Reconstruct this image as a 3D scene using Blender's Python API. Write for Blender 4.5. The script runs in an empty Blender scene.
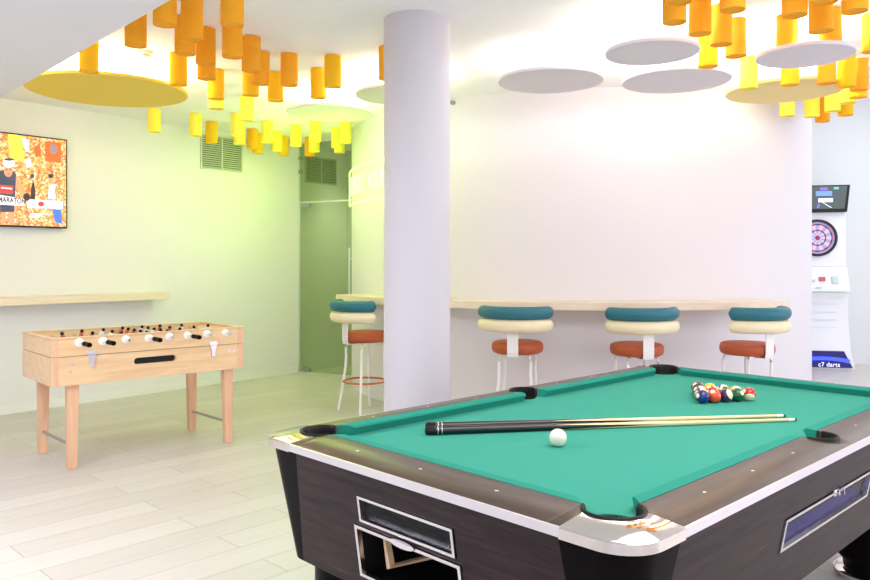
import bpy, math, random
from math import sin, cos, pi, radians, sqrt, atan2, hypot
from mathutils import Vector, Matrix
random.seed(7)
SC = bpy.context.scene
COL = SC.collection

# ------------------------------------------------------------------ camera, world, lights
EYE = 1.36
cam_d = bpy.data.cameras.new('camera')
cam = bpy.data.objects.new('camera', cam_d); COL.objects.link(cam)
cam.location = (0, 0, EYE); cam.rotation_euler = (pi / 2, 0, 0)
cam_d.sensor_width = 36.0
cam_d.lens = 36.0 * 763 / 870
cam_d.shift_y = -28 / 870
cam_d.clip_start = 0.02
SC.camera = cam

world = bpy.data.worlds.new('daylight'); SC.world = world
world.use_nodes = True
bg = world.node_tree.nodes['Background']
bg.inputs['Color'].default_value = (0.82, 0.82, 1.0, 1)
bg.inputs['Strength'].default_value = 1.2

SC.view_settings.view_transform = 'Standard'
SC.view_settings.look = 'None'
SC.view_settings.exposure = 0.23
SC.view_settings.gamma = 1.0
SC.view_settings.use_curve_mapping = False
try:
    SC.cycles.max_bounces = 8; SC.cycles.diffuse_bounces = 5; SC.cycles.glossy_bounces = 4
    SC.cycles.transparent_max_bounces = 12
    SC.cycles.use_denoising = True
    SC.cycles.sample_clamp_indirect = 8.0
except Exception:
    pass

def area(name, loc, rot, sx, sy, energy, color, shape='RECTANGLE', parent=None):
    l = bpy.data.lights.new(name, 'AREA'); l.energy = energy; l.color = color
    l.shape = shape; l.size = sx
    if shape in ('RECTANGLE', 'ELLIPSE'): l.size_y = sy
    o = bpy.data.objects.new(name, l); COL.objects.link(o)
    o.location = loc; o.rotation_euler = rot
    if parent: o.parent = parent
    return o

WA0 = atan2(-0.637, 0.771)
# added fill behind and right of the camera, standing in for daylight
area('daylight_fill', (0.6, -2.6, 1.5), (radians(90), 0, 0), 7.0, 2.3, 38, (0.88, 0.88, 1.0))
area('daylight_fill_right', (6.8, 2.6, 1.6), (radians(90), 0, radians(75)), 4.0, 2.2, 84, (0.88, 0.88, 1.0))
# added fill lights without fixtures, outside the picture: over the pool table, over the dart corner, in the passage
area('overhead_fill', (1.3, 1.9, 2.80), (0, 0, radians(44)), 2.6, 1.8, 48, (1.0, 0.97, 0.98))
area('overhead_fill_left', (-2.6, 2.6, 2.48), (0, 0, radians(44)), 2.0, 1.6, 84, (0.86, 0.89, 1.0))
area('overhead_fill_darts', (6.2, 7.8, 3.72), (0, 0, 0), 2.4, 2.4, 62, (0.96, 1.0, 1.0))
area('passage_fill', (-0.95, 9.47, 2.79), (0, 0, WA0), 0.5, 0.22, 6, (0.95, 1.0, 0.80)).data.spread = radians(75)

# ------------------------------------------------------------------ materials
def lin(c):
    return tuple(((x / 255) / 12.92 if x / 255 <= 0.04045 else ((x / 255 + 0.055) / 1.055) ** 2.4) for x in c) + (1,)

class NT:
    def __init__(s, name):
        s.m = bpy.data.materials.new(name); s.m.use_nodes = True
        s.t = s.m.node_tree; s.n = s.t.nodes; s.p = s.n['Principled BSDF']
    def node(s, typ, **kw):
        n = s.n.new(typ)
        for k, v in kw.items(): setattr(n, k, v)
        return n
    def link(s, a, b): s.t.links.new(a, b)

def mat(name, rgb, rough=0.5, metal=0.0, emit=None, estr=0.0, coat=0.0, vary=0.0, scale=8.0, bump=0.0, spec=None):
    """A procedural material: base colour with a light noise variation and optional bump."""
    k = NT(name); p = k.p
    c = lin(rgb)
    p.inputs['Base Color'].default_value = c
    p.inputs['Roughness'].default_value = rough
    p.inputs['Metallic'].default_value = metal
    if coat: p.inputs['Coat Weight'].default_value = coat
    if spec is not None: p.inputs['Specular IOR Level'].default_value = spec
    if emit: p.inputs['Emission Color'].default_value = lin(emit); p.inputs['Emission Strength'].default_value = estr
    tc = k.node('ShaderNodeTexCoord'); nz = k.node('ShaderNodeTexNoise')
    nz.inputs['Scale'].default_value = scale; nz.inputs['Detail'].default_value = 4
    k.link(tc.outputs['Object'], nz.inputs['Vector'])
    if vary:
        r = k.node('ShaderNodeMapRange')
        r.inputs['To Min'].default_value = 1 - vary; r.inputs['To Max'].default_value = 1 + vary
        k.link(nz.outputs['Fac'], r.inputs['Value'])
        mx = k.node('ShaderNodeVectorMath', operation='SCALE')
        mx.inputs[0].default_value = c[:3]
        k.link(r.outputs['Result'], mx.inputs['Scale']); k.link(mx.outputs['Vector'], p.inputs['Base Color'])
    if bump:
        b = k.node('ShaderNodeBump'); b.inputs['Strength'].default_value = bump; b.inputs['Distance'].default_value = 0.002
        k.link(nz.outputs['Fac'], b.inputs['Height']); k.link(b.outputs['Normal'], p.inputs['Normal'])
    return k.m

def wood(name, a, b, rough=0.45, axis='X', scale=1.0, stretch=12.0, streak=None, spec=0.5):
    k = NT(name); p = k.p; p.inputs['Specular IOR Level'].default_value = spec
    tc = k.node('ShaderNodeTexCoord'); mp = k.node('ShaderNodeMapping')
    sc = {'X': (1.2, stretch, stretch), 'Y': (stretch, 1.2, stretch), 'Z': (stretch, stretch, 1.2)}[axis]
    mp.inputs['Scale'].default_value = [v * scale for v in sc]
    nz = k.node('ShaderNodeTexNoise'); nz.inputs['Scale'].default_value = 2.0; nz.inputs['Detail'].default_value = 7
    nz.inputs['Roughness'].default_value = 0.62; nz.inputs['Distortion'].default_value = 0.6
    rp = k.node('ShaderNodeValToRGB'); rp.color_ramp.elements[0].color = lin(a); rp.color_ramp.elements[1].color = lin(b)
    rp.color_ramp.elements[0].position = 0.33; rp.color_ramp.elements[1].position = 0.68
    if streak:
        e = rp.color_ramp.elements.new(0.74); e.color = lin(streak)
    k.link(tc.outputs['Object'], mp.inputs['Vector']); k.link(mp.outputs['Vector'], nz.inputs['Vector'])
    k.link(nz.outputs['Fac'], rp.inputs['Fac']); k.link(rp.outputs['Color'], p.inputs['Base Color'])
    p.inputs['Roughness'].default_value = rough
    return k.m

def emis(name, rgb, s=1.0):
    k = NT(name); p = k.p
    p.inputs['Base Color'].default_value = lin(rgb); p.inputs['Roughness'].default_value = 0.6
    p.inputs['Emission Color'].default_value = lin(rgb); p.inputs['Emission Strength'].default_value = s
    return k.m

def glass(name, rgb, gloss=1.0, rough=0.02):
    k = NT(name); k.n.remove(k.p)
    tr = k.node('ShaderNodeBsdfTransparent'); tr.inputs['Color'].default_value = lin(rgb)
    gl = k.node('ShaderNodeBsdfGlossy'); gl.inputs['Roughness'].default_value = rough
    fr = k.node('ShaderNodeLayerWeight'); fr.inputs['Blend'].default_value = 0.5
    pw = k.node('ShaderNodeMath', operation='POWER'); pw.inputs[1].default_value = 4.0
    ml = k.node('ShaderNodeMath', operation='MULTIPLY_ADD'); ml.inputs[1].default_value = 0.7 * gloss; ml.inputs[2].default_value = 0.035 * gloss
    mx = k.node('ShaderNodeMixShader')
    k.link(fr.outputs['Facing'], pw.inputs[0]); k.link(pw.outputs[0], ml.inputs[0]); k.link(ml.outputs[0], mx.inputs['Fac'])
    k.link(tr.outputs[0], mx.inputs[1]); k.link(gl.outputs[0], mx.inputs[2])
    k.link(mx.outputs[0], k.n['Material Output'].inputs['Surface'])
    return k.m

ROOM = atan2(0.717, 0.697)      # direction of the floor planks
def floor_mat():
    k = NT('oak_look_tiles'); p = k.p
    tc = k.node('ShaderNodeTexCoord'); mp = k.node('ShaderNodeMapping')
    mp.inputs['Rotation'].default_value = (0, 0, -ROOM)
    k.link(tc.outputs['Object'], mp.inputs['Vector'])
    br = k.node('ShaderNodeTexBrick'); br.offset = 0.37; br.offset_frequency = 2
    br.inputs['Scale'].default_value = 1.0
    br.inputs['Brick Width'].default_value = 1.2; br.inputs['Row Height'].default_value = 0.2
    br.inputs['Mortar Size'].default_value = 0.0022; br.inputs['Mortar Smooth'].default_value = 0.3
    br.inputs['Color1'].default_value = lin((210, 206, 198)); br.inputs['Color2'].default_value = lin((200, 195, 186))
    br.inputs['Mortar'].default_value = lin((156, 149, 138))
    k.link(mp.outputs['Vector'], br.inputs['Vector'])
    m2 = k.node('ShaderNodeMapping'); m2.inputs['Scale'].default_value = (1.0, 9.0, 1.0)
    k.link(mp.outputs['Vector'], m2.inputs['Vector'])
    nz = k.node('ShaderNodeTexNoise'); nz.inputs['Scale'].default_value = 2.2; nz.inputs['Detail'].default_value = 6
    k.link(m2.outputs['Vector'], nz.inputs['Vector'])
    rg = k.node('ShaderNodeMapRange'); rg.inputs['To Min'].default_value = 0.90; rg.inputs['To Max'].default_value = 1.07
    k.link(nz.outputs['Fac'], rg.inputs['Value'])
    vm = k.node('ShaderNodeVectorMath', operation='SCALE')
    k.link(br.outputs['Color'], vm.inputs[0]); k.link(rg.outputs['Result'], vm.inputs['Scale'])
    k.link(vm.outputs['Vector'], p.inputs['Base Color'])
    p.inputs['Roughness'].default_value = 0.38
    b = k.node('ShaderNodeBump'); b.inputs['Strength'].default_value = 0.25; b.inputs['Distance'].default_value = 0.001
    b.invert = True
    k.link(br.outputs['Fac'], b.inputs['Height']); k.link(b.outputs['Normal'], p.inputs['Normal'])
    return k.m

M = {}
M['floor'] = floor_mat()
M['wall'] = mat('wall_paint', (236, 234, 236), 0.7, vary=0.01, scale=3, bump=0.02)
M['bar_wall'] = mat('wall_paint_toned_down', (225, 222, 224), 0.7, vary=0.01, scale=3)  # wall paint copy, darkened to counter the strong light on the round wall
M['wall_grey'] = mat('wall_paint_grey', (222, 226, 226), 0.7, vary=0.01, scale=3)
M['ceiling'] = mat('ceiling_paint', (248, 246, 248), 0.85, vary=0.01, scale=3)
M['soffit'] = mat('soffit_paint', (238, 236, 244), 0.85, vary=0.01, scale=3)
M['skirt'] = mat('skirting_white', (240, 240, 236), 0.4)
M['column'] = mat('column_paint', (210, 206, 211), 0.6, vary=0.01, scale=3)
M['shelfwood'] = wood('pale_ash_veneer', (226, 210, 184), (238, 224, 200), 0.45, 'X')
M['beech'] = wood('beech_wood', (228, 188, 140), (242, 210, 164), 0.38, 'X', 1.0)
M['beechy'] = wood('beech_wood_cross', (228, 186, 142), (242, 206, 164), 0.38, 'Y', 1.0)
M['beechz'] = wood('beech_wood_upright', (222, 174, 136), (236, 194, 156), 0.4, 'Z', 1.0)
M['darkwood'] = wood('dark_oak_laminate', (30, 18, 21), (58, 42, 44), 0.45, 'X', 1.6, 16.0, (104, 84, 84), 0.25)
M['railwood'] = wood('rail_laminate', (66, 52, 44), (88, 72, 60), 0.34, 'X', 1.0, 14.0)
M['blackplastic'] = mat('black_plastic', (12, 8, 11), 0.4, spec=0.06)
M['blackrubber'] = mat('black_rubber', (24, 20, 18), 0.45, spec=0.3)
M['black'] = mat('black_matt', (10, 10, 11), 0.6)
M['chrome'] = mat('chrome', (232, 230, 234), 0.10, 1.0)
M['chromecap'] = mat('polished_cap', (230, 224, 220), 0.07, 1.0)
M['satin'] = mat('satin_aluminium', (232, 228, 232), 0.32, 0.75)
M['chromebar'] = mat('polished_frame', (232, 226, 228), 0.2, 1.0)
M['steel'] = mat('brushed_steel', (170, 172, 176), 0.3, 1.0)
M['cloth'] = mat('billiard_cloth', (64, 158, 136), 0.95, vary=0.02, scale=60, bump=0.08, spec=0.15)
M['cushion'] = mat('cushion_cloth', (44, 146, 126), 0.9, vary=0.02, scale=60, bump=0.08, spec=0.15)
M['white'] = mat('white_inlay', (245, 242, 232), 0.3)
M['ivory'] = mat('ivory_resin', (246, 238, 214), 0.12, coat=0.4)
M['orange'] = mat('orange_felt', (255, 176, 34), 0.9, vary=0.02, scale=40)
M['amber'] = mat('amber_felt', (255, 196, 28), 0.9, vary=0.02, scale=40)
M['yellow'] = mat('yellow_and_lit_felt', (252, 236, 84), 0.9, vary=0.02, scale=40)  # own yellow at left; at right, strong light painted onto orange cylinders
M['disc_yellow'] = mat('mustard_disc', (244, 212, 88), 0.8, vary=0.02, scale=20)
M['disc_sand'] = mat('sand_disc', (244, 222, 156), 0.8)
M['disc_white'] = mat('white_disc', (228, 222, 232), 0.8)
M['disc_neon_tint'] = mat('neon_tinted_disc', (228, 230, 208), 0.8)  # white disc with the neon's green cast put into its colour
M['wmetal'] = mat('white_powder_coat', (240, 238, 236), 0.35)
M['teal'] = mat('teal_leather', (28, 108, 122), 0.45, vary=0.05, scale=15)
M['cream'] = mat('cream_leather', (238, 226, 190), 0.45, vary=0.02, scale=15)
M['rust'] = mat('rust_leather', (178, 82, 40), 0.48, vary=0.06, scale=12)
M['rustmetal'] = mat('rust_powder_coat', (196, 92, 40), 0.4)
M['doorglass'] = glass('green_tinted_glass', (222, 230, 206), 0.8)
M['windowglass'] = glass('clear_glass', (225, 228, 235), 0.45)
M['darkglass'] = mat('black_glass', (12, 12, 14), 0.06)
M['grille'] = mat('grille_enamel', (214, 216, 206), 0.5)
M['duct'] = mat('duct_dark', (120, 128, 98), 0.9)
M['neon'] = emis('green_neon', (222, 255, 160), 1.35)

# ------------------------------------------------------------------ geometry builder
class G:
    def __init__(s): s.v = []; s.f = []; s.mi = []; s.cur = 0
    def mat(s, i): s.cur = i; return s
    def add(s, vs, fs, T=None):
        o = len(s.v)
        for p in vs:
            p = Vector(p)
            if T is not None: p = T @ p
            s.v.append(p)
        for f in fs: s.f.append([o + i for i in f]); s.mi.append(s.cur)
        return s
    def box(s, x0, x1, y0, y1, z0, z1, T=None):
        vs = [(x, y, z) for z in (z0, z1) for y in (y0, y1) for x in (x0, x1)]
        return s.add(vs, [(0, 2, 3, 1), (4, 5, 7, 6), (0, 1, 5, 4), (2, 6, 7, 3), (0, 4, 6, 2), (1, 3, 7, 5)], T)
    def prism(s, poly, z0, z1, T=None):
        n = len(poly)
        vs = [(x, y, z0) for x, y in poly] + [(x, y, z1) for x, y in poly]
        fs = [tuple(reversed(range(n))), tuple(range(n, 2 * n))] + [(i, (i + 1) % n, n + (i + 1) % n, n + i) for i in range(n)]
        return s.add(vs, fs, T)
    def loft(s, rings, close=True, cap=True, T=None):
        n = len(rings[0]); vs = [p for r in rings for p in r]; fs = []
        for k in range(len(rings) - 1):
            for i in range(n if close else n - 1):
                j = (i + 1) % n
                fs.append((k * n + i, k * n + j, (k + 1) * n + j, (k + 1) * n + i))
        if cap and close:
            fs.append(tuple(reversed(range(n)))); fs.append(tuple((len(rings) - 1) * n + i for i in range(n)))
        return s.add(vs, fs, T)
    def lathe(s, prof, n=32, c=(0, 0, 0), T=None, cap=True):
        rings = [[(c[0] + r * cos(2 * pi * i / n), c[1] + r * sin(2 * pi * i / n), c[2] + z) for i in range(n)] for r, z in prof]
        return s.loft(rings, True, cap, T)
    def tube(s, path, r, n=10, closed=False, T=None, sx=1.0, sz=1.0):
        P = [Vector(p) for p in path]; rings = []
        m = len(P)
        rr = r if isinstance(r, (list, tuple)) else [r] * m
        for i, p in enumerate(P):
            if closed: d = P[(i + 1) % m] - P[i - 1]
            else: d = P[min(i + 1, m - 1)] - P[max(i - 1, 0)]
            d.normalize()
            up = Vector((0, 0, 1)) if abs(d.z) < 0.95 else Vector((0, 1, 0))
            a = d.cross(up).normalized(); b = a.cross(d).normalized()
            rings.append([p + a * (cos(2 * pi * k / n) * rr[i] * sx) + b * (sin(2 * pi * k / n) * rr[i] * sz) for k in range(n)])
        if closed: rings.append(rings[0])
        return s.loft(rings, True, not closed, T)
    def sphere(s, c, r, n=20, m=12, T=None, sz=1.0):
        pr = [(max(r * sin(pi * k / m), 1e-5), -r * cos(pi * k / m) * sz) for k in range(m + 1)]
        return s.lathe(pr, n, c, T)
    def build(s, name, mats, parent=None, smooth=35, bevel=0.0, T=None):
        me = bpy.data.meshes.new(name)
        me.from_pydata([tuple(p) for p in s.v], [], s.f)
        if not isinstance(mats, (list, tuple)): mats = [mats]
        for m in mats: me.materials.append(M[m] if isinstance(m, str) else m)
        me.polygons.foreach_set('material_index', s.mi)
        me.validate(); me.update()
        import bmesh
        b = bmesh.new(); b.from_mesh(me); bmesh.ops.recalc_face_normals(b, faces=b.faces); b.to_mesh(me); b.free()
        if smooth:
            me.shade_smooth()
            me.set_sharp_from_angle(angle=radians(smooth))
        o = bpy.data.objects.new(name, me); COL.objects.link(o)
        if parent: o.parent = parent
        if bevel:
            md = o.modifiers.new('bevel', 'BEVEL'); md.width = bevel; md.segments = 2; md.limit_method = 'ANGLE'
            md.angle_limit = radians(40); md.harden_normals = False
        return o

def empty(name, loc, rz=0.0, label=None, cat=None, group=None):
    o = bpy.data.objects.new(name, None); COL.objects.link(o)
    o.empty_display_size = 0.1
    o.location = loc; o.rotation_euler = (0, 0, rz)
    return tag(o, label, cat, group)
def tag(o, label=None, cat=None, group=None, kind=None):
    if label: o['label'] = label
    if cat: o['category'] = cat
    if group: o['group'] = group
    if kind: o['kind'] = kind
    return o
def kids(o): return [c for c in bpy.data.objects if c.parent == o]
def copy_tree(o, parent=None):
    ch = kids(o)
    c = o.copy(); COL.objects.link(c)
    if parent: c.parent = parent
    for k in ch: copy_tree(k, c)
    return c
def struct(o): o['kind'] = 'structure'; return o

def text_mesh(body, size, name='t', bevel=0.0, fill=True, extrude=0.0, spacing=1.0, offset=0.0):
    cu = bpy.data.curves.new(name, 'FONT'); cu.body = body; cu.size = size; cu.extrude = extrude; cu.offset = offset
    cu.align_x = 'CENTER'; cu.align_y = 'CENTER'; cu.space_character = spacing
    cu.fill_mode = 'BOTH' if fill else 'NONE'
    cu.bevel_depth = bevel; cu.bevel_resolution = 2; cu.resolution_u = 6
    o = bpy.data.objects.new(name, cu); COL.objects.link(o)
    dg = bpy.context.evaluated_depsgraph_get(); dg.update()
    me = bpy.data.meshes.new_from_object(o.evaluated_get(dg))
    vs = [tuple(v.co) for v in me.vertices]; fs = [tuple(p.vertices) for p in me.polygons]
    bpy.data.objects.remove(o); bpy.data.curves.remove(cu); bpy.data.meshes.remove(me)
    return vs, fs

RX = lambda a: Matrix.Rotation(a, 4, 'X')
RY = lambda a: Matrix.Rotation(a, 4, 'Y')
RZ = lambda a: Matrix.Rotation(a, 4, 'Z')
TR = lambda x, y, z: Matrix.Translation((x, y, z))

# ------------------------------------------------------------------ the room
CEIL = 2.82
WD = Vector((0.637, 0.771)).normalized(); W0 = Vector((-3.87, 6.78))
WA = atan2(WD.y, WD.x); WN = Vector((WD.y, -WD.x))      # WN points into the room
def wl(t, off=0.0): return W0 + WD * t + WN * off
DC = Vector((1.57, 8.88)); DR = 2.525                    # round bar wall

g = G(); g.box(-9, 12, -4, 14, -0.12, 0)
struct(g.build('floor', 'floor', smooth=0))

# main ceiling ends at an edge on the right, a higher ceiling follows beyond it
g = G()
g.prism([(-9, -4), (7.2, -4), (5.9, 2.0), (4.55, 5.1), (3.87, 6.80), (3.60, 7.45), (3.0, 8.9), (2.6, 12.5), (-9, 12.5)], CEIL, CEIL + 0.16)
struct(g.build('ceiling', 'ceiling', smooth=0))
g = G(); g.box(0.5, 12, 1.0, 12.5, 3.75, 3.9)
struct(g.build('ceiling_raised', 'ceiling', smooth=0))
# lower soffit at the upper left
e0 = Vector((-3.02, 5.30)); ed = Vector((0.686, -0.727))
pa = e0 - ed * 1.62; pb = e0 + ed * 5.2
g = G(); g.prism([tuple(pa), (-9, 1.5), (-9, -4), (1.0, -4), tuple(pb)], 2.50, CEIL - 0.001)
struct(g.build('ceiling_soffit', 'soffit', smooth=0))

def wall_seg(name, a, b, z0, z1, m='wall', th=0.15, side=1):
    a = Vector(a); b = Vector(b); d = (b - a).normalized(); n = Vector((d.y, -d.x)) * side
    g = G(); g.prism([tuple(a), tuple(b), tuple(b - n * th), tuple(a - n * th)], z0, z1)
    return struct(g.build(name, m, smooth=0))
wall_seg('wall_left', wl(-10.5), wl(4.25), 0, CEIL)
bs = wall_seg('baseboard_left', wl(-10.5, 0.014), wl(3.42, 0.014), 0, 0.085, 'skirt', 0.013)
cb0 = wl(4.25); cb1 = wl(4.25, 2.2)
wall_seg('wall_passage', cb0, (cb1.x, cb1.y), 0, CEIL)
wall_seg('wall_back', (2.4, 10.15), (11, 10.15), 0, 3.75, 'wall_grey')

g = G(); n = 160
g.loft([[(DC.x + DR * cos(2 * pi * i / n), DC.y + DR * sin(2 * pi * i / n), z) for i in range(n)] for z in (0, 3.75)])
struct(g.build('wall_bar', 'bar_wall', smooth=40))

g = G(); g.lathe([(0.2, 0), (0.2, CEIL)], 64, (-0.109, 4.61, 0))
o = struct(g.build('pillar', 'column', smooth=40)); o['label'] = 'round white pillar standing between the pool table and the bar'

# glass door closing the passage
pL = wl(3.44); pR = Vector((-0.925, 9.02)); dv = (pR - pL); gw = dv.length; ga = atan2(dv.y, dv.x)
dr = empty('door_1', (pL.x, pL.y, 0), ga); dr['kind'] = 'structure'
g = G(); g.box(0.02, gw, -0.005, 0.005, 0.012, 2.085); g.build('glass_leaf', 'doorglass', dr, 0)
g = G(); g.box(0.0, gw, -0.005, 0.005, 2.10, CEIL); g.build('glass_overpanel', 'doorglass', dr, 0)
g = G(); g.box(0, gw, -0.012, 0.012, 2.084, 2.102); g.build('rail', 'satin', dr, 0)
g = G(); g.box(0.0, 0.012, -0.012, 0.012, 0, CEIL); g.build('jamb', 'satin', dr, 0)
g = G(); g.box(0.05, 0.17, -0.016, 0.016, 2.03, 2.085); g.build('hinge', 'steel', dr, 0)
g = G(); g.box(0.05, 0.17, -0.016, 0.016, 0.012, 0.06); g.build('hinge', 'steel', dr, 0)
g = G(); g.box(0.0, 0.04, -0.016, 0.016, 2.45, 2.50); g.box(0.0, 0.04, -0.016, 0.016, 2.62, 2.66); g.build('clip', 'steel', dr, 0)
g = G(); g.tube([(gw - 0.07, -0.05, 0.85), (gw - 0.07, -0.05, 1.53)], 0.012)
for z in (1.0, 1.4): g.tube([(gw - 0.07, -0.05, z), (gw - 0.07, 0.0, z)], 0.008)
g.build('door_handle', 'satin', dr)

# ------------------------------------------------------------------ wall vents
def vent(t0, t1, z0, z1, label):
    c = wl(t0, 0.001)
    r = empty('air_vent', (c.x, c.y, z0), WA, label, 'vent', 'louvred air vents high on the left wall')
    w = t1 - t0; h = z1 - z0
    g = G(); g.box(0, w, -0.004, 0, 0, h); g.build('backing', 'duct', r, 0)
    g = G(); b = 0.014
    g.box(0, w, -0.016, 0, 0, b); g.box(0, w, -0.016, 0, h - b, h); g.box(0, b, -0.0155, 0, 0, h); g.box(w - b, w, -0.0155, 0, 0, h)
    g.box(w / 2 - 0.007, w / 2 + 0.007, -0.0155, 0, 0, h); g.build('frame', 'grille', r, 0)
    g = G(); k = 15
    for i in range(k):
        z = b + (h - 2 * b) * (i + 0.5) / k
        T = TR(0, -0.009, z) @ RX(radians(-35))
        g.box(b, w - b, -0.008, 0.008, -0.0012, 0.0012, T)
    g.build('louvres', 'grille', r, 0)
vent(2.04, 2.59, 2.385, 2.765, 'louvred wall vent outside the glass door, partly behind cylinders')
vent(3.53, 4.06, 2.35, 2.69, 'louvred wall vent seen through the glass above the door')

# ------------------------------------------------------------------ shelf and television on the left wall
c = wl(-2.0, 0.0)
g = G(); g.box(0, 3.51, -0.25, -0.002, 0.98, 1.05)
o = g.build('wall_shelf', 'shelfwood', smooth=0, bevel=0.003); o.location = (c.x, c.y, 0); o.rotation_euler = (0, 0, WA)
tag(o, 'long pale wooden shelf on the left wall behind the foosball table', 'shelf')

def tvt(px):
    r = (px - 435) / 763; return (6.735 * r + 3.816) / (0.637 - 0.771 * r)
TVR = 0.565; TVW = 1.48; TV0 = TVR - TVW
c = wl(0, 0.0)
tv = empty('television', (c.x, c.y, 1.674), WA, 'wall-mounted television showing a marathon runner and an orange crowd', 'television')
g = G(); g.box(TV0, TVR, -0.07, -0.03, 0, 0.836); g.build('casing', 'black', tv, 0, 0.003)
g = G(); g.box(TV0 + 0.45, TVR - 0.45, -0.03, -0.002, 0.25, 0.6); g.build('wall_bracket', 'black', tv, 0)
def screen_mat():
    k = NT('screen_crowd'); p = k.p
    tc = k.node('ShaderNodeTexCoord')
    v = k.node('ShaderNodeTexVoronoi'); v.inputs['Scale'].default_value = 58
    k.link(tc.outputs['Object'], v.inputs['Vector'])
    sep = k.node('ShaderNodeSeparateColor'); k.link(v.outputs['Color'], sep.inputs[0])
    rp = k.node('ShaderNodeValToRGB'); rp.color_ramp.interpolation = 'CONSTANT'
    e = rp.color_ramp.elements; e[0].color = lin((226, 120, 40)); e[1].position = 0.28; e[1].color = lin((250, 178, 70))
    for ps, cc in ((0.45, (255, 210, 120)), (0.62, (255, 240, 200)), (0.84, (214, 92, 56)), (0.90, (170, 96, 66)), (0.94, (252, 226, 110))):
        x = e.new(ps); x.color = lin(cc)
    k.link(sep.outputs[0], rp.inputs['Fac'])
    nz = k.node('ShaderNodeTexNoise'); nz.inputs['Scale'].default_value = 4.2
    k.link(tc.outputs['Object'], nz.inputs['Vector'])
    r2 = k.node('ShaderNodeValToRGB'); r2.color_ramp.elements[0].position = 0.42; r2.color_ramp.elements[1].position = 0.6
    r2.color_ramp.elements[0].color = lin((255, 172, 60)); r2.color_ramp.elements[1].color = lin((250, 150, 80))
    k.link(nz.outputs['Fac'], r2.inputs['Fac'])
    mx = k.node('ShaderNodeMix'); mx.data_type = 'RGBA'; mx.inputs['Factor'].default_value = 0.25
    k.link(rp.outputs['Color'], mx.inputs['A']); k.link(r2.outputs['Color'], mx.inputs['B'])
    k.link(mx.outputs['Result'], p.inputs['Emission Color']); p.inputs['Emission Strength'].default_value = 1.05
    p.inputs['Base Color'].default_value = (0.02, 0.02, 0.02, 1); p.inputs['Roughness'].default_value = 0.3
    return k.m
g = G(); g.box(TV0 + 0.012, TVR - 0.012, -0.0715, -0.070, 0.014, 0.824)
scr = g.build('screen', screen_mat(), tv, 0)
def pz(px, py):                       # picture point -> position on the screen plane
    t = tvt(px); d = 6.735 + 0.771 * t
    return t, EYE + (262 - py) * d / 763 - 1.674
EM = {k: emis('pixel_' + k, c, 0.8) for k, c in dict(navy=(62, 66, 86), skin=(206, 140, 110), white=(240, 236, 240), red=(226, 62, 60),
      pink=(240, 196, 214), dark=(60, 44, 44), blue=(70, 110, 214), banner=(232, 92, 44), yel=(252, 214, 74), grey=(120, 118, 130)).items()}
order = list(EM)
layer = [0]
def shape(gg, key, pts):
    layer[0] += 1
    gg.mat(order.index(key)); y = -0.0718 - 0.00006 * layer[0]
    vs = [];
    for p in pts:
        t, z = pz(*p); t = max(t, TV0 + 0.013); z = min(max(z, 0.015), 0.823)
        vs.append((t, y, z))
    gg.add(vs, [tuple(range(len(vs)))])
def ell(cx, cy, rx, ry, n=16): return [(cx + rx * cos(2 * pi * i / n), cy + ry * sin(2 * pi * i / n)) for i in range(n)]
g = G()
shape(g, 'banner', [(45, 141), (61, 143), (61, 163), (45, 161)]); shape(g, 'grey', ell(53.5, 149, 3.6, 5))
shape(g, 'yel', [(8, 134), (22, 136), (24, 162), (10, 158)]); shape(g, 'white', [(22, 138), (29, 140), (28, 152), (24, 148)])
shape(g, 'white', [(49, 185), (55, 184), (56, 199), (48, 199)]); shape(g, 'skin', ell(51, 180, 2.6, 3.6)); shape(g, 'dark', ell(50.5, 176, 2.6, 2.2))
shape(g, 'dark', [(31, 188), (33, 180), (35, 188), (35, 200), (30, 200)])
shape(g, 'pink', [(27, 199), (63, 201), (63, 209), (27, 208)]); shape(g, 'red', ell(41, 204, 3, 2.4)); shape(g, 'blue', [(52, 209), (61, 210), (62, 224), (55, 222)])
shape(g, 'white', [(30, 213), (44, 214), (38, 218), (29, 217)])
g.build('crowd_figures', [EM[k] for k in order], scr, 0)
# running figure crossing the tape
g = G()
shape(g, 'skin', [(-6, 205), (0, 205), (-1, 227), (-6, 227)])
shape(g, 'skin', [(8, 204), (15, 204), (14, 225), (9, 225)]); shape(g, 'skin', [(1, 204), (6, 204), (5, 225), (1, 225)])
shape(g, 'skin', [(14, 174), (18, 178), (25, 194), (22, 197), (14, 186)]); shape(g, 'dark', ell(26.5, 197, 3.6, 4))
shape(g, 'navy', [(-1, 171), (3, 170), (12, 170), (16, 174), (14, 212), (0, 212)])
shape(g, 'skin', ell(8.2, 171, 4.4, 6)); shape(g, 'white', ell(8.5, 163, 6, 4.6)); shape(g, 'navy', ell(9, 159.5, 5, 1.4))
shape(g, 'red', [(0, 185), (13, 186), (12.5, 194), (0, 193)])
shape(g, 'pink', [(1, 187), (12, 188), (12, 189.5), (1, 188.5)]); shape(g, 'dark', ell(6.3, 169.5, 0.9, 0.7)); shape(g, 'dark', ell(10.2, 169.6, 0.9, 0.7)); shape(g, 'red', ell(8.3, 174, 1.3, 0.5))
shape(g, 'pink', [(24, 160), (30, 158), (32, 166), (27, 168)]); shape(g, 'banner', [(34, 146), (40, 145), (41, 156), (35, 157)]); shape(g, 'navy', ell(32, 176, 2, 2.4)); shape(g, 'skin', [(55, 187), (58, 196), (56, 199), (54, 190)])
shape(g, 'white', [(-14, 193.5), (0, 195), (24, 199), (24, 206), (0, 204.5), (-14, 203)])
pic = g.build('runner_figure', [EM[k] for k in order], scr, 0)
vs, fs = text_mesh('MARATON', 0.066, offset=0.0022)
t0, z0 = pz(8.5, 200.4)
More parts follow.
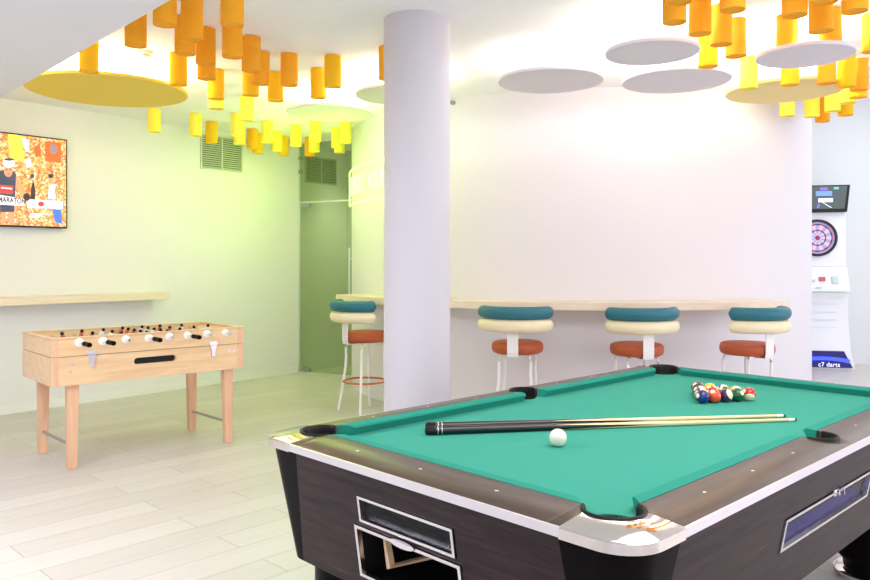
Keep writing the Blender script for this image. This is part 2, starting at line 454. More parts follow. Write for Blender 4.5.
g = G(); g.add([(x * 0.72, y, z) for x, y, z in vs], fs, TR(t0 + 0.028, -0.0748, z0) @ RY(radians(2)) @ RX(pi / 2)); g.build('tape_lettering', EM['dark'], scr, 0)

# ------------------------------------------------------------------ bar counter
def arc_poly(r0, r1, a0, a1, n=64):
    A = [(DC.x + r0 * cos(a0 + (a1 - a0) * i / n), DC.y + r0 * sin(a0 + (a1 - a0) * i / n)) for i in range(n + 1)]
    B = [(DC.x + r1 * cos(a1 - (a1 - a0) * i / n), DC.y + r1 * sin(a1 - (a1 - a0) * i / n)) for i in range(n + 1)]
    return A + B
CR = 2.85
g = G(); g.prism(arc_poly(CR, DR + 0.003, radians(206.0), radians(299.6)), 0.975, 1.035)
o = g.build('bar_counter', 'shelfwood', smooth=30)
tag(o, 'long curved pale wooden bar counter wrapped around the round white wall', 'counter')

# neon sign on the round wall
def bend(x, z, off):                  # arc length along the round wall from the sign's centre -> world
    a = SA + x / DR; r = DR + off
    return (DC.x + r * cos(a), DC.y + r * sin(a), z)
SA = radians(206.5)
r_ = DC + Vector((cos(SA), sin(SA))) * DR
ns = empty('neon_sign', (r_.x, r_.y, 1.98), 0, 'glowing green neon sign on the round wall behind the pillar', 'neon sign')
inv = Matrix.Translation((-r_.x, -r_.y, -1.98))
g = G(); hw, hh, cr, zc = 0.93, 0.187, 0.10, 2.168
pts = []
for cx, cy, a0 in ((hw - cr, hh - cr, 0), (-hw + cr, hh - cr, 90), (-hw + cr, -hh + cr, 180), (hw - cr, -hh + cr, 270)):
    for i in range(9):
        a = radians(a0 + i * 90 / 8); pts.append((cx + cr * cos(a), cy + cr * sin(a)))
full = []
for i, p in enumerate(pts):
    q = pts[(i + 1) % len(pts)]; m = max(1, int(hypot(q[0] - p[0], q[1] - p[1]) / 0.05))
    for k in range(m): full.append((p[0] + (q[0] - p[0]) * k / m, p[1] + (q[1] - p[1]) * k / m))
g.tube([bend(x, zc + z, 0.022) for x, z in full], 0.008, 8, True, inv)
g.build('frame_tube', 'neon', ns)
for ch, xo in zip('GAMEON', (-0.79, -0.60, -0.37, -0.15, 0.19, 0.43)):
    vs, fs = text_mesh(ch, 0.27, bevel=0.0055, fill=False)
    g = G(); g.add([bend(x + xo, zc + y, 0.022 + z) for x, y, z in vs], fs, inv); g.build('letter', 'neon', ns)
for x in (-0.75, -0.4, 0.0, 0.4, 0.75):
    l = bpy.data.lights.new('neon_glow', 'POINT'); l.energy = 5.2; l.color = (0.55, 1.0, 0.12); l.shadow_soft_size = 0.12
    lo = bpy.data.objects.new('neon_glow', l); COL.objects.link(lo); lo.parent = ns
    p = Vector(bend(x, zc, 0.75)); lo.location = inv @ p

# ------------------------------------------------------------------ ceiling discs with lights above them
DISCS = [  # X, Y, R, height, material, power, colour, label
    (-2.423, 5.658, 0.564, 1.26, 'disc_yellow', 26, (1, .95, .84), 'large mustard yellow disc hanging beside the grey soffit'),
    (1.293, 4.548, 0.274, 1.24, 'disc_white', 7, (1, .93, .80), 'small white disc just left of the right cluster of orange cylinders'),
    (2.240, 4.619, 0.277, 1.24, 'disc_white', 8, (1, .93, .80), 'small white disc hanging amid the right cluster of orange cylinders'),
    (0.821, 5.428, 0.372, 1.28, 'disc_white', 7, (1, .94, .84), 'white disc hanging on its own just right of the pillar'),
    (1.715, 5.430, 0.375, 1.28, 'disc_white', 8, (1, .94, .84), 'larger white disc behind the small one left of the right cluster'),
    (2.631, 5.758, 0.414, 1.28, 'disc_sand', 10, (1, .93, .80), 'pale sand yellow disc above the right end of the bar'),
    (-0.906, 6.612, 0.373, 1.28, 'disc_neon_tint', 7, (1, .98, .88), 'pale disc hanging in front of the glass door'),
    (-0.288, 5.902, 0.326, 1.28, 'disc_neon_tint', 7, (1, .97, .86), 'pale disc half hidden behind the pillar'),
]
for X, Y, R, z, m, pw, colr, lab in DISCS:
    r = empty('ceiling_disc', (X, Y, EYE + z), 0, lab, 'ceiling disc', 'round discs hung under the ceiling')
    g = G(); g.lathe([(R - 0.004, 0), (R, 0.004), (R, 0.020), (R - 0.004, 0.024)], 72); g.build('panel', m, r, 30)
    for k in range(3):
        a = radians(90 + 120 * k)
        g = G(); g.tube([(R * .6 * cos(a), R * .6 * sin(a), 0.02), (R * .6 * cos(a), R * .6 * sin(a), CEIL - EYE - z)], 0.003, 6)
        g.build('suspension_wire', 'steel', r)
    area('disc_light', (0, 0, 0.035), (pi, 0, 0), R * 1.5, R * 1.5, pw, colr, 'DISK', r)

# ------------------------------------------------------------------ ceiling cylinders
LAMPS = [  # px, bottom py, material, label   (measured in the photograph, turned into positions under the ceiling)
 (89, 72, 'amber', 'amber cylinder hanging at the near edge of the big mustard disc'),
 (135.6, 46, 'orange', 'orange cylinder cut off by the soffit, left of the smoke detector'),
 (164.8, 25, 'orange', 'orange cylinder cut off by the soffit edge above the smoke detector'),
 (192, 40, 'orange', 'orange cylinder hanging whole in front, first right of the soffit edge'),
 (185, 54, 'orange', 'orange cylinder mostly hidden behind the first whole one beside the soffit'),
 (178.3, 85, 'amber', 'amber cylinder touching the right tip of the big mustard disc'),
 (205.8, 64, 'orange', 'orange cylinder overlapping another close behind it, right of the mustard disc'),
 (206.6, 79, 'orange', 'orange cylinder showing only its lower end beneath the one in front'),
 (232.2, 25, 'orange', 'orange cylinder cut by the top of the picture, nearest of the left cluster'),
 (232.4, 57, 'orange', 'orange cylinder directly behind and below the nearest of the left cluster'),
 (216, 99, 'amber', 'amber cylinder above the wall vent, covering the yellow one behind'),
 (216.3, 109, 'yellow', 'yellow cylinder showing just its end under an amber one above the vent'),
 (251.2, 71, 'orange', 'orange cylinder in front of a pair, middle of the left cluster'),
 (250.5, 95.5, 'amber', 'amber cylinder below the front one in the middle of the left cluster'),
 (260.7, 84, 'orange', 'orange cylinder half hidden at the right of the front pair'),
 (275.6, 101, 'amber', 'amber cylinder standing clear, just left of a taller orange one'),
 (289.2, 85.5, 'orange', 'orange cylinder hanging clear between the cluster and the lone pair'),
 (318.5, 98, 'amber', 'amber cylinder, left and lower of the lone pair before the pillar'),
 (332.8, 87, 'amber', 'amber cylinder, right and higher of the lone pair before the pillar'),
 (387.5, 79.5, 'orange', 'orange cylinder almost wholly hidden behind the pillar'),
 (154.2, 132, 'yellow', 'yellow cylinder hanging alone under the big mustard disc'),
 (195.5, 136, 'yellow', 'yellow cylinder at the left corner of the wall vent'),
 (211.5, 143, 'amber', 'amber cylinder in front of the wall vent grille'),
 (237, 136, 'yellow', 'yellow cylinder over the right corner of the wall vent'),
 (239.4, 144, 'yellow', 'yellow cylinder end showing below another at the right corner of the vent'),
 (247, 121, 'yellow', 'pale yellow cylinder hanging higher, above the right of the vent'),
 (252.5, 149, 'orange', 'orange cylinder just right of the vent, left of a near twin'),
 (257.6, 153.5, 'amber', 'amber cylinder tucked behind the orange one right of the vent'),
 (267, 142.5, 'yellow', 'pale yellow cylinder between the vent and the darker yellow pair'),
 (277, 151, 'yellow', 'deep yellow cylinder left of an amber one near the door'),
 (283.5, 155.5, 'amber', 'amber cylinder showing behind a yellow one near the door'),
 (296, 146, 'yellow', 'pale yellow cylinder just left of the glass door'),
 (309.8, 156, 'orange', 'orange cylinder before the vent behind glass, left edge of its bunch'),
 (315.3, 141.5, 'yellow', 'pale yellow cylinder highest of the bunch before the glass overpanel'),
 (314.3, 151.8, 'yellow', 'yellow cylinder lower in the bunch before the glass overpanel'),
 (337, 148, 'yellow', 'yellow cylinder behind the rightmost one before the passage'),
 (339.5, 152.8, 'yellow', 'yellow cylinder lowest of the three beside the round wall'),
 (345.5, 143, 'yellow', 'pale yellow cylinder nearest the round wall and neon sign'),
 (679, 2.5, 'orange', 'cylinder of the right cluster with just its underside at the picture top, left'),
 (674.3, 22.8, 'orange', 'orange cylinder at the left end of the right cluster, over the small disc'),
 (700, 34.2, 'orange', 'large orange cylinder next to the leftmost of the right cluster'),
 (721, 44.8, 'orange', 'orange cylinder third from the left of the right cluster'),
 (732.5, 10.3, 'orange', 'orange cylinder cut by the picture top above the gap in the right cluster'),
 (735.7, 56.5, 'orange', 'orange cylinder right of the group beside the two small discs'),
 (708, 66.8, 'amber', 'amber cylinder at the right tip of the small white disc'),
 (748.8, 88.7, 'yellow', 'bright yellow cylinder left of the small disc over the sand disc'),
 (794.8, 15.9, 'orange', 'large orange cylinder cut by the picture top over the right small disc'),
 (787, 53, 'orange', 'orange cylinder in front of the left half of the right small disc'),
 (820.8, 31.4, 'orange', 'large orange cylinder in front of another over the right small disc'),
 (830.3, 47.6, 'orange', 'orange cylinder in front of the right half of the right small disc'),
 (855, 11.7, 'orange', 'orange cylinder cut by the picture top at the far right'),
 (824, 2.0, 'orange', 'cylinder with just its underside at the picture top above the right small disc'),
 (873, 51.7, 'orange', 'orange cylinder cut by the right edge of the picture'),
 (790, 85, 'amber', 'amber cylinder between the right small disc and the sand disc, left one'),
 (826.5, 83.5, 'orange', 'orange cylinder between the small disc and the sand disc, right one'),
 (846.2, 87, 'amber', 'amber cylinder left of the last pair beyond the right small disc'),
 (859, 90.2, 'orange', 'orange cylinder right of the last pair beyond the right small disc'),
 (787, 116.2, 'yellow', 'yellow cylinder showing alone under the middle of the sand disc'),
 (812, 117, 'yellow', 'yellow cylinder under the right half of the sand disc'),
 (822.4, 121.7, 'orange', 'lowest orange cylinder above the dart machine'),
 (832.5, 111.4, 'yellow', 'yellow cylinder right of the lowest orange one above the dart machine'),
 (845.5, 115.5, 'amber', 'amber cylinder at the back right, above the dart machine corner'),
 (847.5, 103, 'yellow', 'yellow cylinder half hidden in the bunch at the right tip of the sand disc'),
 (858, 97.6, 'amber', 'amber cylinder at the back of the bunch, farthest right'),
]
proto = None
g = G(); g.lathe([(0.0590, 0.006), (0.0590, 0.0), (0.0602, 0.0), (0.0602, 0.218), (0.0560, 0.2195)], 40)
lamp_me = {}
for px, py, m, lab in LAMPS:
    a = 1.24; d = a * 763 / (262 - py); X = (px - 435) / 763 * d
    if m not in lamp_me:
        o = g.build('ceiling_cylinder', m, None, 40); lamp_me[m] = o
    else:
        o = lamp_me[m].copy(); COL.objects.link(o)
    o.location = (X, d, 2.6)
    tag(o, lab, 'ceiling cylinder', 'left cluster of ceiling cylinders' if px < 450 else 'right cluster of ceiling cylinders')

# smoke detector and the small sensor
sd = empty('smoke_detector', (-2.01, 5.30, CEIL), 0, 'small white smoke detector on the ceiling above the mustard disc', 'smoke detector')
g = G(); g.lathe([(0.052, 0), (0.052, -0.018), (0.046, -0.022)], 28); g.build('base', 'wmetal', sd)
g = G(); g.lathe([(0.036, -0.022), (0.034, -0.040), (0.018, -0.046)], 28); g.build('sensor_cap', 'grille', sd)
g = G(); g.lathe([(0.02, 0.0), (0.022, 0.03), (0.012, 0.045)], 16, T=RX(pi / 2))
a = radians(236.2); o = g.build('wall_sensor', 'steel')
o.location = (DC.x + DR * cos(a), DC.y + DR * sin(a), 2.775); o.rotation_euler = (0, 0, a + pi / 2)
tag(o, 'tiny grey sensor high on the round wall beside the pillar', 'sensor')

# ------------------------------------------------------------------ bar stools
def make_stool():
    r = empty('bar_stool', (0, 0, 0))
    g = G(); g.lathe([(0.06, 0.635), (0.175, 0.636), (0.196, 0.646), (0.205, 0.668), (0.205, 0.700), (0.197, 0.719), (0.178, 0.728), (0.05, 0.731)], 48)
    g.build('seat', 'rust', r, 60)
    for nm, m, zc in (('back_roll', 'teal', 0.967), ('back_roll', 'cream', 0.868)):
        g = G(); R = 0.274; n = 30; th = radians(76); path = []; rr = []
        for i in range(n + 1):
            a = -pi / 2 - th + 2 * th * i / n
            path.append((R * cos(a), R * sin(a), zc))
            e = min(i, n - i) / n * 2 * th * R
            rr.append(0.050 * sqrt(max(0.0, 1 - max(0, (0.032 - e) / 0.032) ** 2)) if e < 0.032 else 0.050)
        rr[0] = rr[-1] = 0.012
        g.tube(path, rr, 18, False, None, 0.92, 1.0); o = g.build(nm, m, r, 70)
        o['label'] = 'teal padded back roll' if m == 'teal' else 'cream padded back roll'
    g = G(); pr = [(-0.10, 0.628), (-0.205, 0.628), (-0.212, 0.66), (-0.212, 0.86), (-0.216, 0.95)]
    th_ = 0.006
    for i in range(len(pr) - 1):
        (y0, z0), (y1, z1) = pr[i], pr[i + 1]
        d = Vector((0, y1 - y0, z1 - z0)); nrm = Vector((0, -d.z, d.y)).normalized() * th_
        vs = []
        for x in (-0.043, 0.043):
            for (y, z) in ((y0, z0), (y1, z1)):
                vs += [(x, y, z), (x, y + nrm.y, z + nrm.z)]
        g.add(vs, [(0, 1, 3, 2), (4, 6, 7, 5), (0, 4, 5, 1), (2, 3, 7, 6), (0, 2, 6, 4), (1, 5, 7, 3)])
    g.build('back_bracket', 'wmetal', r, 30)
    for k in range(4):
        a = radians(45 + 90 * k)
        prof = [(0.13, 0.632), (0.165, 0.62), (0.176, 0.58), (0.174, 0.50), (0.180, 0.40), (0.196, 0.30), (0.214, 0.18), (0.232, 0.08), (0.246, 0.004)]
        g = G(); g.tube([(q * cos(a), q * sin(a), z) for q, z in prof], 0.0122, 10); g.build('leg', 'wmetal', r)
    g = G(); g.tube([(0.196 * cos(2 * pi * i / 40), 0.196 * sin(2 * pi * i / 40), 0.275) for i in range(40)], 0.009, 10, True)
    g.build('foot_ring', 'rustmetal', r)
    return r
ST = [(-0.64, 6.97, -50, 'bar stool left of the pillar, at the end of the counter near the door'),
      (0.659, 6.10, -16, 'bar stool at the counter directly right of the pillar'),
      (1.573, 5.95, 9, 'middle bar stool of the three right of the pillar, behind the far pocket'),
      (2.454, 6.00, 26, 'bar stool at the right end of the counter, nearest the dart machine')]
st0 = make_stool()
for i, (x, y, a, lab) in enumerate(ST):
    s = st0 if i == 0 else copy_tree(st0)
    s.location = (x, y, 0); s.rotation_euler = (0, 0, radians(a))
    tag(s, lab, 'bar stool', 'bar stools at the curved counter')

# ------------------------------------------------------------------ foosball table
FU = Vector((0.74, 0.673)).normalized(); FV = Vector((-FU.y, FU.x)); FL = Vector((-2.455, 4.886))
LX, LY = 1.35, 0.665
fc = FL + FU * LX / 2 + FV * LY / 2
fb = empty('foosball_table', (fc.x, fc.y, 0), atan2(FU.y, FU.x), 'beech wood foosball table standing on the tiles by the left wall', 'foosball table')
hx, hy = LX / 2, LY / 2
def frame_box(g, hx, hy, th, z0, z1):
    g.box(-hx, hx, -hy, -hy + th, z0, z1); g.box(-hx, hx, hy - th, hy, z0, z1)
    g.box(-hx, -hx + th, -hy + th, hy - th, z0, z1); g.box(hx - th, hx, -hy + th, hy - th, z0, z1)
g = G(); frame_box(g, hx, hy, 0.030, 0.745, 0.862)
g.build('upper_frame', 'beech', fb, 0, 0.003)
g = G(); frame_box(g, hx + 0.008, hy + 0.008, 0.045, 0.8622, 0.870)
g.build('top_rim', 'beech', fb, 0, 0.003)
g = G(); sx0, sx1, sz0, sz1 = -0.150, 0.150, 0.655, 0.700
# lower case with a ball return slot cut in the front board
xs = [-hx, sx0, sx1, hx]; zs = [0.560, sz0, sz1, 0.742]
for i in range(3):
    for j in range(3):
        if i == 1 and j == 1: continue
        g.box(xs[i], xs[i + 1], -hy, -hy + 0.028, zs[j], zs[j + 1])
g.box(-hx, hx, hy - 0.028, hy, 0.56, 0.742); g.box(-hx, -hx + 0.028, -hy + 0.028, hy - 0.028, 0.56, 0.742); g.box(hx - 0.028, hx, -hy + 0.028, hy - 0.028, 0.56, 0.742)
g.box(-hx, hx, -hy, hy, 0.556, 0.560)
g.build('lower_case', 'beech', fb, 0)
# rounded ends of the slot and the dark inside
g = G(); g.box(sx0 - 0.01, sx1 + 0.01, -hy + 0.0285, -hy + 0.16, sz0 - 0.03, sz1 + 0.012)
g.build('ball_return_tray', 'black', fb, 0)
g = G()
for xc, sg in ((sx0, 1), (sx1, -1)):
    rr = (sz1 - sz0) / 2; zc = (sz0 + sz1) / 2
    for s2 in (1, -1):
        poly = [(xc, zc + s2 * rr)] + [(xc + sg * (rr - rr * cos(radians(q))), zc + s2 * rr * sin(radians(q))) for q in range(0, 91, 15)]
        n = len(poly)
        vs = [(x, -hy - 0.0006, z) for x, z in poly] + [(x, -hy + 0.028, z) for x, z in poly]
        g.add(vs, [tuple(range(n)), tuple(range(n, 2 * n))] + [(i, (i + 1) % n, n + (i + 1) % n, n + i) for i in range(n)])
g.build('slot_corners', 'beech', fb, 0)
g = G(); g.sphere((0.02, -hy + 0.05, 0.674), 0.016, 16, 10); g.sphere((0.058, -hy + 0.06, 0.674), 0.016, 16, 10); g.build('game_ball', 'white', fb)
g = G()
for sx in (-1, 1):
    for sy in (-1, 1):
        g = G(); g.box(min(sx * (hx + .003), sx * (hx - .04)), max(sx * (hx + .003), sx * (hx - .04)), min(sy * (hy + .003), sy * (hy - .012)), max(sy * (hy + .003), sy * (hy - .012)), 0.558, 0.744)
        g.build('corner_batten', 'beechz', fb, 0)
        g = G(); g.box(min(sx * (hx + .003), sx * (hx - .04)), max(sx * (hx + .003), sx * (hx - .04)), min(sy * (hy + .003), sy * (hy - .012)), max(sy * (hy + .003), sy * (hy - .012)), 0.7465, 0.8615)
        g.build('corner_batten', 'beechz', fb, 0)
g = G(); g.box(-hx + 0.03, hx - 0.03, -hy + 0.03, hy - 0.03, 0.735, 0.745); g.build('playfield', mat('field_green', (150, 178, 110), 0.5), fb, 0)
g = G()
for sg in (-1, 1):
    g.add([(sg * (hx - 0.03), -hy + 0.03, 0.860), (sg * (hx - 0.03), hy - 0.03, 0.860), (sg * (hx - 0.14), hy - 0.03, 0.80), (sg * (hx - 0.14), -hy + 0.03, 0.80),
           (sg * (hx - 0.03), -hy + 0.03, 0.745), (sg * (hx - 0.03), hy - 0.03, 0.745), (sg * (hx - 0.14), hy - 0.03, 0.745), (sg * (hx - 0.14), -hy + 0.03, 0.745)],
          [(0, 1, 2, 3), (2, 6, 7, 3), (0, 4, 5, 1), (0, 3, 7, 4), (1, 5, 6, 2), (4, 7, 6, 5)])
g.build('goal_end_boards', 'beechy', fb, 0)
# four tapering legs, a steel cross bar for each pair
for sx in (-1, 1):
    for sy in (-1, 1):
        xt = sx * hx + (0.140 if sx < 0 else -0.105) - (0.02 if sy > 0 else 0); yt = -hy + 0.055 if sy < 0 else hy - 0.035; g = G()
        rings = []
        for z, w, sh in ((0.556, 0.038, 0.0), (0.0, 0.029, 0.004)):
            cx, cy = xt + sx * sh, yt + sy * sh * 0.5; wy = w * 0.75
            rings.append([(cx - w, cy - wy, z), (cx + w, cy - wy, z), (cx + w, cy + wy, z), (cx - w, cy + wy, z)])
        g.loft(rings); g.build('leg', 'beechz', fb, 0, 0.004)
    g = G(); g.tube([(sx * hx + (0.137 if sx < 0 else -0.102), -hy + 0.07, 0.155), (sx * hx + (0.117 if sx < 0 else -0.122), hy - 0.05, 0.155)], 0.011, 12); g.build('cross_bar', 'steel', fb)
for xc in (-0.43, 0.43):
    g = G(); g.box(xc - 0.030, xc + 0.030, -hy - 0.008, -hy - 0.001, 0.745, 0.775); g.box(xc - 0.036, xc + 0.036, -hy - 0.016, -hy - 0.006, 0.752, 0.760)
    g.prism([(xc - 0.026, 0.745), (xc + 0.026, 0.745), (xc + 0.013, 0.70), (xc + 0.013, 0.665), (xc - 0.013, 0.665), (xc - 0.013, 0.70)], 0, 0.012, TR(0, -hy - 0.001, 0) @ RX(pi / 2))
    g.build('toggle_latch', 'satin', fb, 0, 0.0015)
g = G()
for x, z in ((-0.58, 0.695), (-0.545, 0.697), (-0.562, 0.645), (0.60, 0.69), (0.56, 0.693)):
    g.lathe([(0.009, 0), (0.009, 0.003)], 12, T=TR(x, -hy - 0.001, z) @ RX(pi / 2))
g.build('bolt_heads', 'satin', fb)
# rods with players
def player(rod, y, z, m, phase):
    g = G(); T = TR(0, y, z) @ RY(phase)
    g.mat(0); g.box(-0.009, 0.009, -0.014, 0.014, -0.022, 0.026, T); g.box(-0.008, 0.008, -0.020, 0.020, 0.008, 0.024, T)
    g.mat(1); g.box(-0.008, 0.008, -0.011, 0.011, -0.055, -0.022, T); g.box(-0.014, 0.014, -0.012, 0.012, -0.075, -0.055, T)
    g.mat(2); g.sphere((0, 0, 0.038), 0.0125, 10, 8, T)
    return g.build('player', [m, 'navyp', 'blackrubber'], rod, 40, 0.0)
M['navyp'] = mat('player_shorts', (50, 54, 90), 0.4)
M['redp'] = mat('player_red', (214, 96, 72), 0.35); M['whitep'] = mat('player_white', (236, 236, 238), 0.35)
def tt(px):     # picture column of a rod bushing -> position along the front board
    r = (px - 435) / 763; return (FL.x - r * FL.y) / (r * FU.y - FU.x)
rods = [(79.2, 1, 'n'), (102.8, 2, 'n'), (125.8, 3, 'f'), (148.6, 5, 'n'), (169, 5, 'f'), (187.2, 3, 'n'), (206.6, 2, 'f'), (225.2, 1, 'f')]
for k, (px, cnt, side) in enumerate(rods):
    xr = -hx + tt(px); zr = 0.832
    red = side == 'n'
    sl = random.uniform(-0.03, 0.05)
    near = -hy - (0.085 + (0.02 if red else -0.02) + (0.05 if k > 5 else 0)); far = hy + (0.14 if not red else 0.10)
    g = G(); g.tube([(xr, near, zr), (xr, far, zr)], 0.0065, 10)
    rd = g.build('rod', 'chrome', fb)
    for yy, sg in ((-hy, 1), (hy, -1)):
        g = G(); g.lathe([(0.029, -0.001), (0.029, 0.008), (0.016, 0.016), (0.0075, 0.017)], 20, T=TR(xr, yy, zr) @ RX(pi / 2 * sg))
        g.build('bushing', 'white', rd)
    g = G(); yb = near if red else far; s_ = -1 if red else 1
    T = TR(xr, yb + s_ * -0.012, zr) @ RX(pi / 2 * (1 if s_ < 0 else -1))
    g.lathe([(0.010, 0), (0.0155, 0.006), (0.0165, 0.035), (0.0145, 0.06), (0.0165, 0.09), (0.0150, 0.112), (0.008, 0.118)], 18, T=T)
    g.build('handle', 'blackplastic', rd)
    sp = {1: 0, 2: 0.22, 3: 0.18, 5: 0.115}[cnt]
    ph = random.choice((0.2, -0.25, 0.05, 1.2, 0.5))
    for q in range(cnt):
        player(rd, (q - (cnt - 1) / 2) * sp + sl, 0, 'redp' if red else 'whitep', 0).matrix_local = TR(xr, 0, zr) @ RY(ph)

# ------------------------------------------------------------------ pool table
L_, W_ = 2.53, 1.43
PU = Vector((0.719, 0.695)).normalized(); PV = Vector((-PU.y, PU.x)); PN = Vector((0.403, 1.522))
pc = PN + PU * L_ / 2 + PV * W_ / 2
pt = empty('pool_table', (pc.x, pc.y, 0), atan2(PU.y, PU.x), 'large dark wood pool table with green cloth and chrome corners', 'pool table')
def P2(x, y, z): return (x - L_ / 2, y - W_ / 2, z)
RAIL, CRC, LIP, CUP, PCN, SPN, SLIP = 0.13, 0.10, 0.073, 0.064, 0.152, 0.103, 0.062
ZC, ZE, ZB = 0.800, 0.785, 0.765
SEAM = 0.19
# the four sides as frames: origin corner, direction along, direction inward, length
SIDES = [((0, 0), (1, 0), (0, 1), L_), ((L_, 0), (0, 1), (-1, 0), W_), ((L_, W_), (-1, 0), (0, -1), L_), ((0, W_), (0, -1), (1, 0), W_)]
def S(side, s, i, z):
    (ox, oy), (ax, ay), (ix, iy), _ = side
    return P2(ox + ax * s + ix * i, oy + ay * s + iy * i, z)
def inner(side, s):
    ln = side[3]; v = RAIL
    for c, dep, r in ((PCN, PCN, LIP), (ln - PCN, PCN, LIP)) + (((ln / 2, SPN, SLIP),) if ln == L_ else ()):
        d = abs(s - c)
        if d < r:
            lo = dep - sqrt(r * r - d * d)
            if lo < RAIL and (dep + 0 < RAIL + r): v = min(v, lo)
    return v
def crest(i): return ZE + (ZC - ZE) * min(1.0, i / RAIL)
for side in SIDES:
    ln = side[3]
    ss = sorted(set([SEAM, ln - SEAM] + [SEAM + (ln - 2 * SEAM) * k / 60 for k in range(61)] +
                    [PCN + LIP * cos(radians(q)) for q in range(0, 70, 6)] + [ln - PCN - LIP * cos(radians(q)) for q in range(0, 70, 6)] +
                    ([ln / 2 + SLIP * cos(radians(q)) for q in range(0, 181, 8)] if ln == L_ else [])))
    ss = [s for s in ss if SEAM <= s <= ln - SEAM]
    g = G(); rings = []
    for s in ss:
        i1 = inner(side, s + (1e-6 if s < ln / 2 else -1e-6))
        rings.append([S(side, s, 0.0, ZE - 0.022), S(side, s, 0.0, ZE - 0.003), S(side, s, 0.003, ZE), S(side, s, max(i1 - 0.003, 0.01), crest(i1) - 0.0004), S(side, s, i1, crest(i1) - 0.002), S(side, s, i1, 0.755)])
    g.loft(rings); 
    o = g.build('rail', 'railwood' if ln == L_ else 'railwood_y', pt, 40) if 'railwood_y' in M else None
    if o is None:
        M['railwood_y'] = wood('rail_laminate_end', (66, 52, 44), (88, 72, 60), 0.34, 'Y', 1.0, 14.0)
        o = g.build('rail', 'railwood' if ln == L_ else 'railwood_y', pt, 40)
    g = G()
    T = [S(side, SEAM, -0.004, 0), S(side, ln - SEAM, -0.004, 0), S(side, ln - SEAM, 0.004, 0), S(side, SEAM, 0.004, 0)]
    g.prism([(p[0], p[1]) for p in T], ZE - 0.023, ZE - 0.0005); g.build('chrome_edging', 'satin', pt, 0)
    for k in (-3, -2, -1, 1, 2, 3):
        step = 0.277
        if ln == W_ and abs(k) != 1: continue
        sc_ = ln / 2 + (k * step)
        g = G(); zc = crest(0.075) + 0.0004
        g.add([S(side, sc_ - 0.008, 0.075, zc), S(side, sc_, 0.070, zc), S(side, sc_ + 0.008, 0.075, zc), S(side, sc_, 0.080, zc)], [(0, 1, 2, 3)])
        g.build('sight', 'white', pt, 0)
    if ln == W_:
        g = G(); zc = crest(0.075) + 0.0004
        g.add([S(side, ln / 2 - 0.008, 0.075, zc), S(side, ln / 2, 0.070, zc), S(side, ln / 2 + 0.008, 0.075, zc), S(side, ln / 2, 0.080, zc)], [(0, 1, 2, 3)])
        g.build('sight', 'white', pt, 0)
    # cushions
    segs = [(PCN + 0.076, 0.040, ln - PCN - 0.076, 0.040)] if ln == W_ else [(PCN + 0.076, 0.040, ln / 2 - 0.061, 0.012), (ln / 2 + 0.061, 0.012, ln - PCN - 0.076, 0.040)]
    for s0, f0, s1, f1 in segs:
        prof = [(RAIL, ZC), (RAIL + 0.032, ZC + 0.0005), (RAIL + 0.042, ZC - 0.003), (RAIL + 0.045, ZC - 0.009), (RAIL + 0.038, ZC - 0.018), (RAIL + 0.030, ZB), (RAIL, ZB)]
        rings = []
        for e in (0, 1):
            rings.append([S(side, (s0 + f0 * (i - RAIL) / 0.045) if e == 0 else (s1 - f1 * (i - RAIL) / 0.045), i, z) for i, z in prof])
        g = G(); g.loft(rings); g.build('cushion', 'cushion', pt, 25)
# corner caps
def cornerT(k):
    ox, oy = ((0, 0), (L_, 0), (L_, W_), (0, W_))[k]
    sx, sy = ((1, 1), (-1, 1), (-1, -1), (1, -1))[k]
    return lambda x, y, z: P2(ox + sx * x, oy + sy * y, z)
outer = [(SEAM - (SEAM - CRC) * k / 6, 0) for k in range(6)] + [(CRC - CRC * sin(radians(q)), CRC - CRC * cos(radians(q))) for q in range(0, 91, 6)] + [(0, CRC + (SEAM - CRC) * k / 6) for k in range(1, 7)]
no = len(outer)
a0 = atan2(-sqrt(LIP ** 2 - (SEAM - PCN) ** 2), SEAM - PCN); a1 = radians(-270) - a0 + radians(0)
a1 = -pi / 2 - (a0 + pi / 2) - pi / 2 + 0  # mirrored about the diagonal
a_start = a0; a_end = -(3 * pi / 2) - a0 + 0
angs = [a_start + (a_end - a_start) * k / (no - 1) for k in range(no)]
PV_LABEL = ['nearest', '', '', '']
for k in range(4):
    F = cornerT(k); g = G(); rings = []
    for (x, y), a in zip(outer, angs):
        ix, iy = PCN + LIP * cos(a), PCN + LIP * sin(a)
        dd = hypot(ix - x, iy - y); ux, uy = (ix - x) / dd, (iy - y) / dd
        # small bulge so the cap stands a little proud of the wood
        rings.append([F(x - ux * 0.005, y - uy * 0.005, ZE - 0.026), F(x - ux * 0.005, y - uy * 0.005, ZE - 0.003), F(x, y, ZE + 0.0015), F(ix - ux * 0.003, iy - uy * 0.003, crest(dd) + 0.001), F(ix, iy, crest(dd) - 0.002), F(ix, iy, 0.755)])
    g.loft(rings); g.build('corner_cap', 'chromecap', pt, 40)
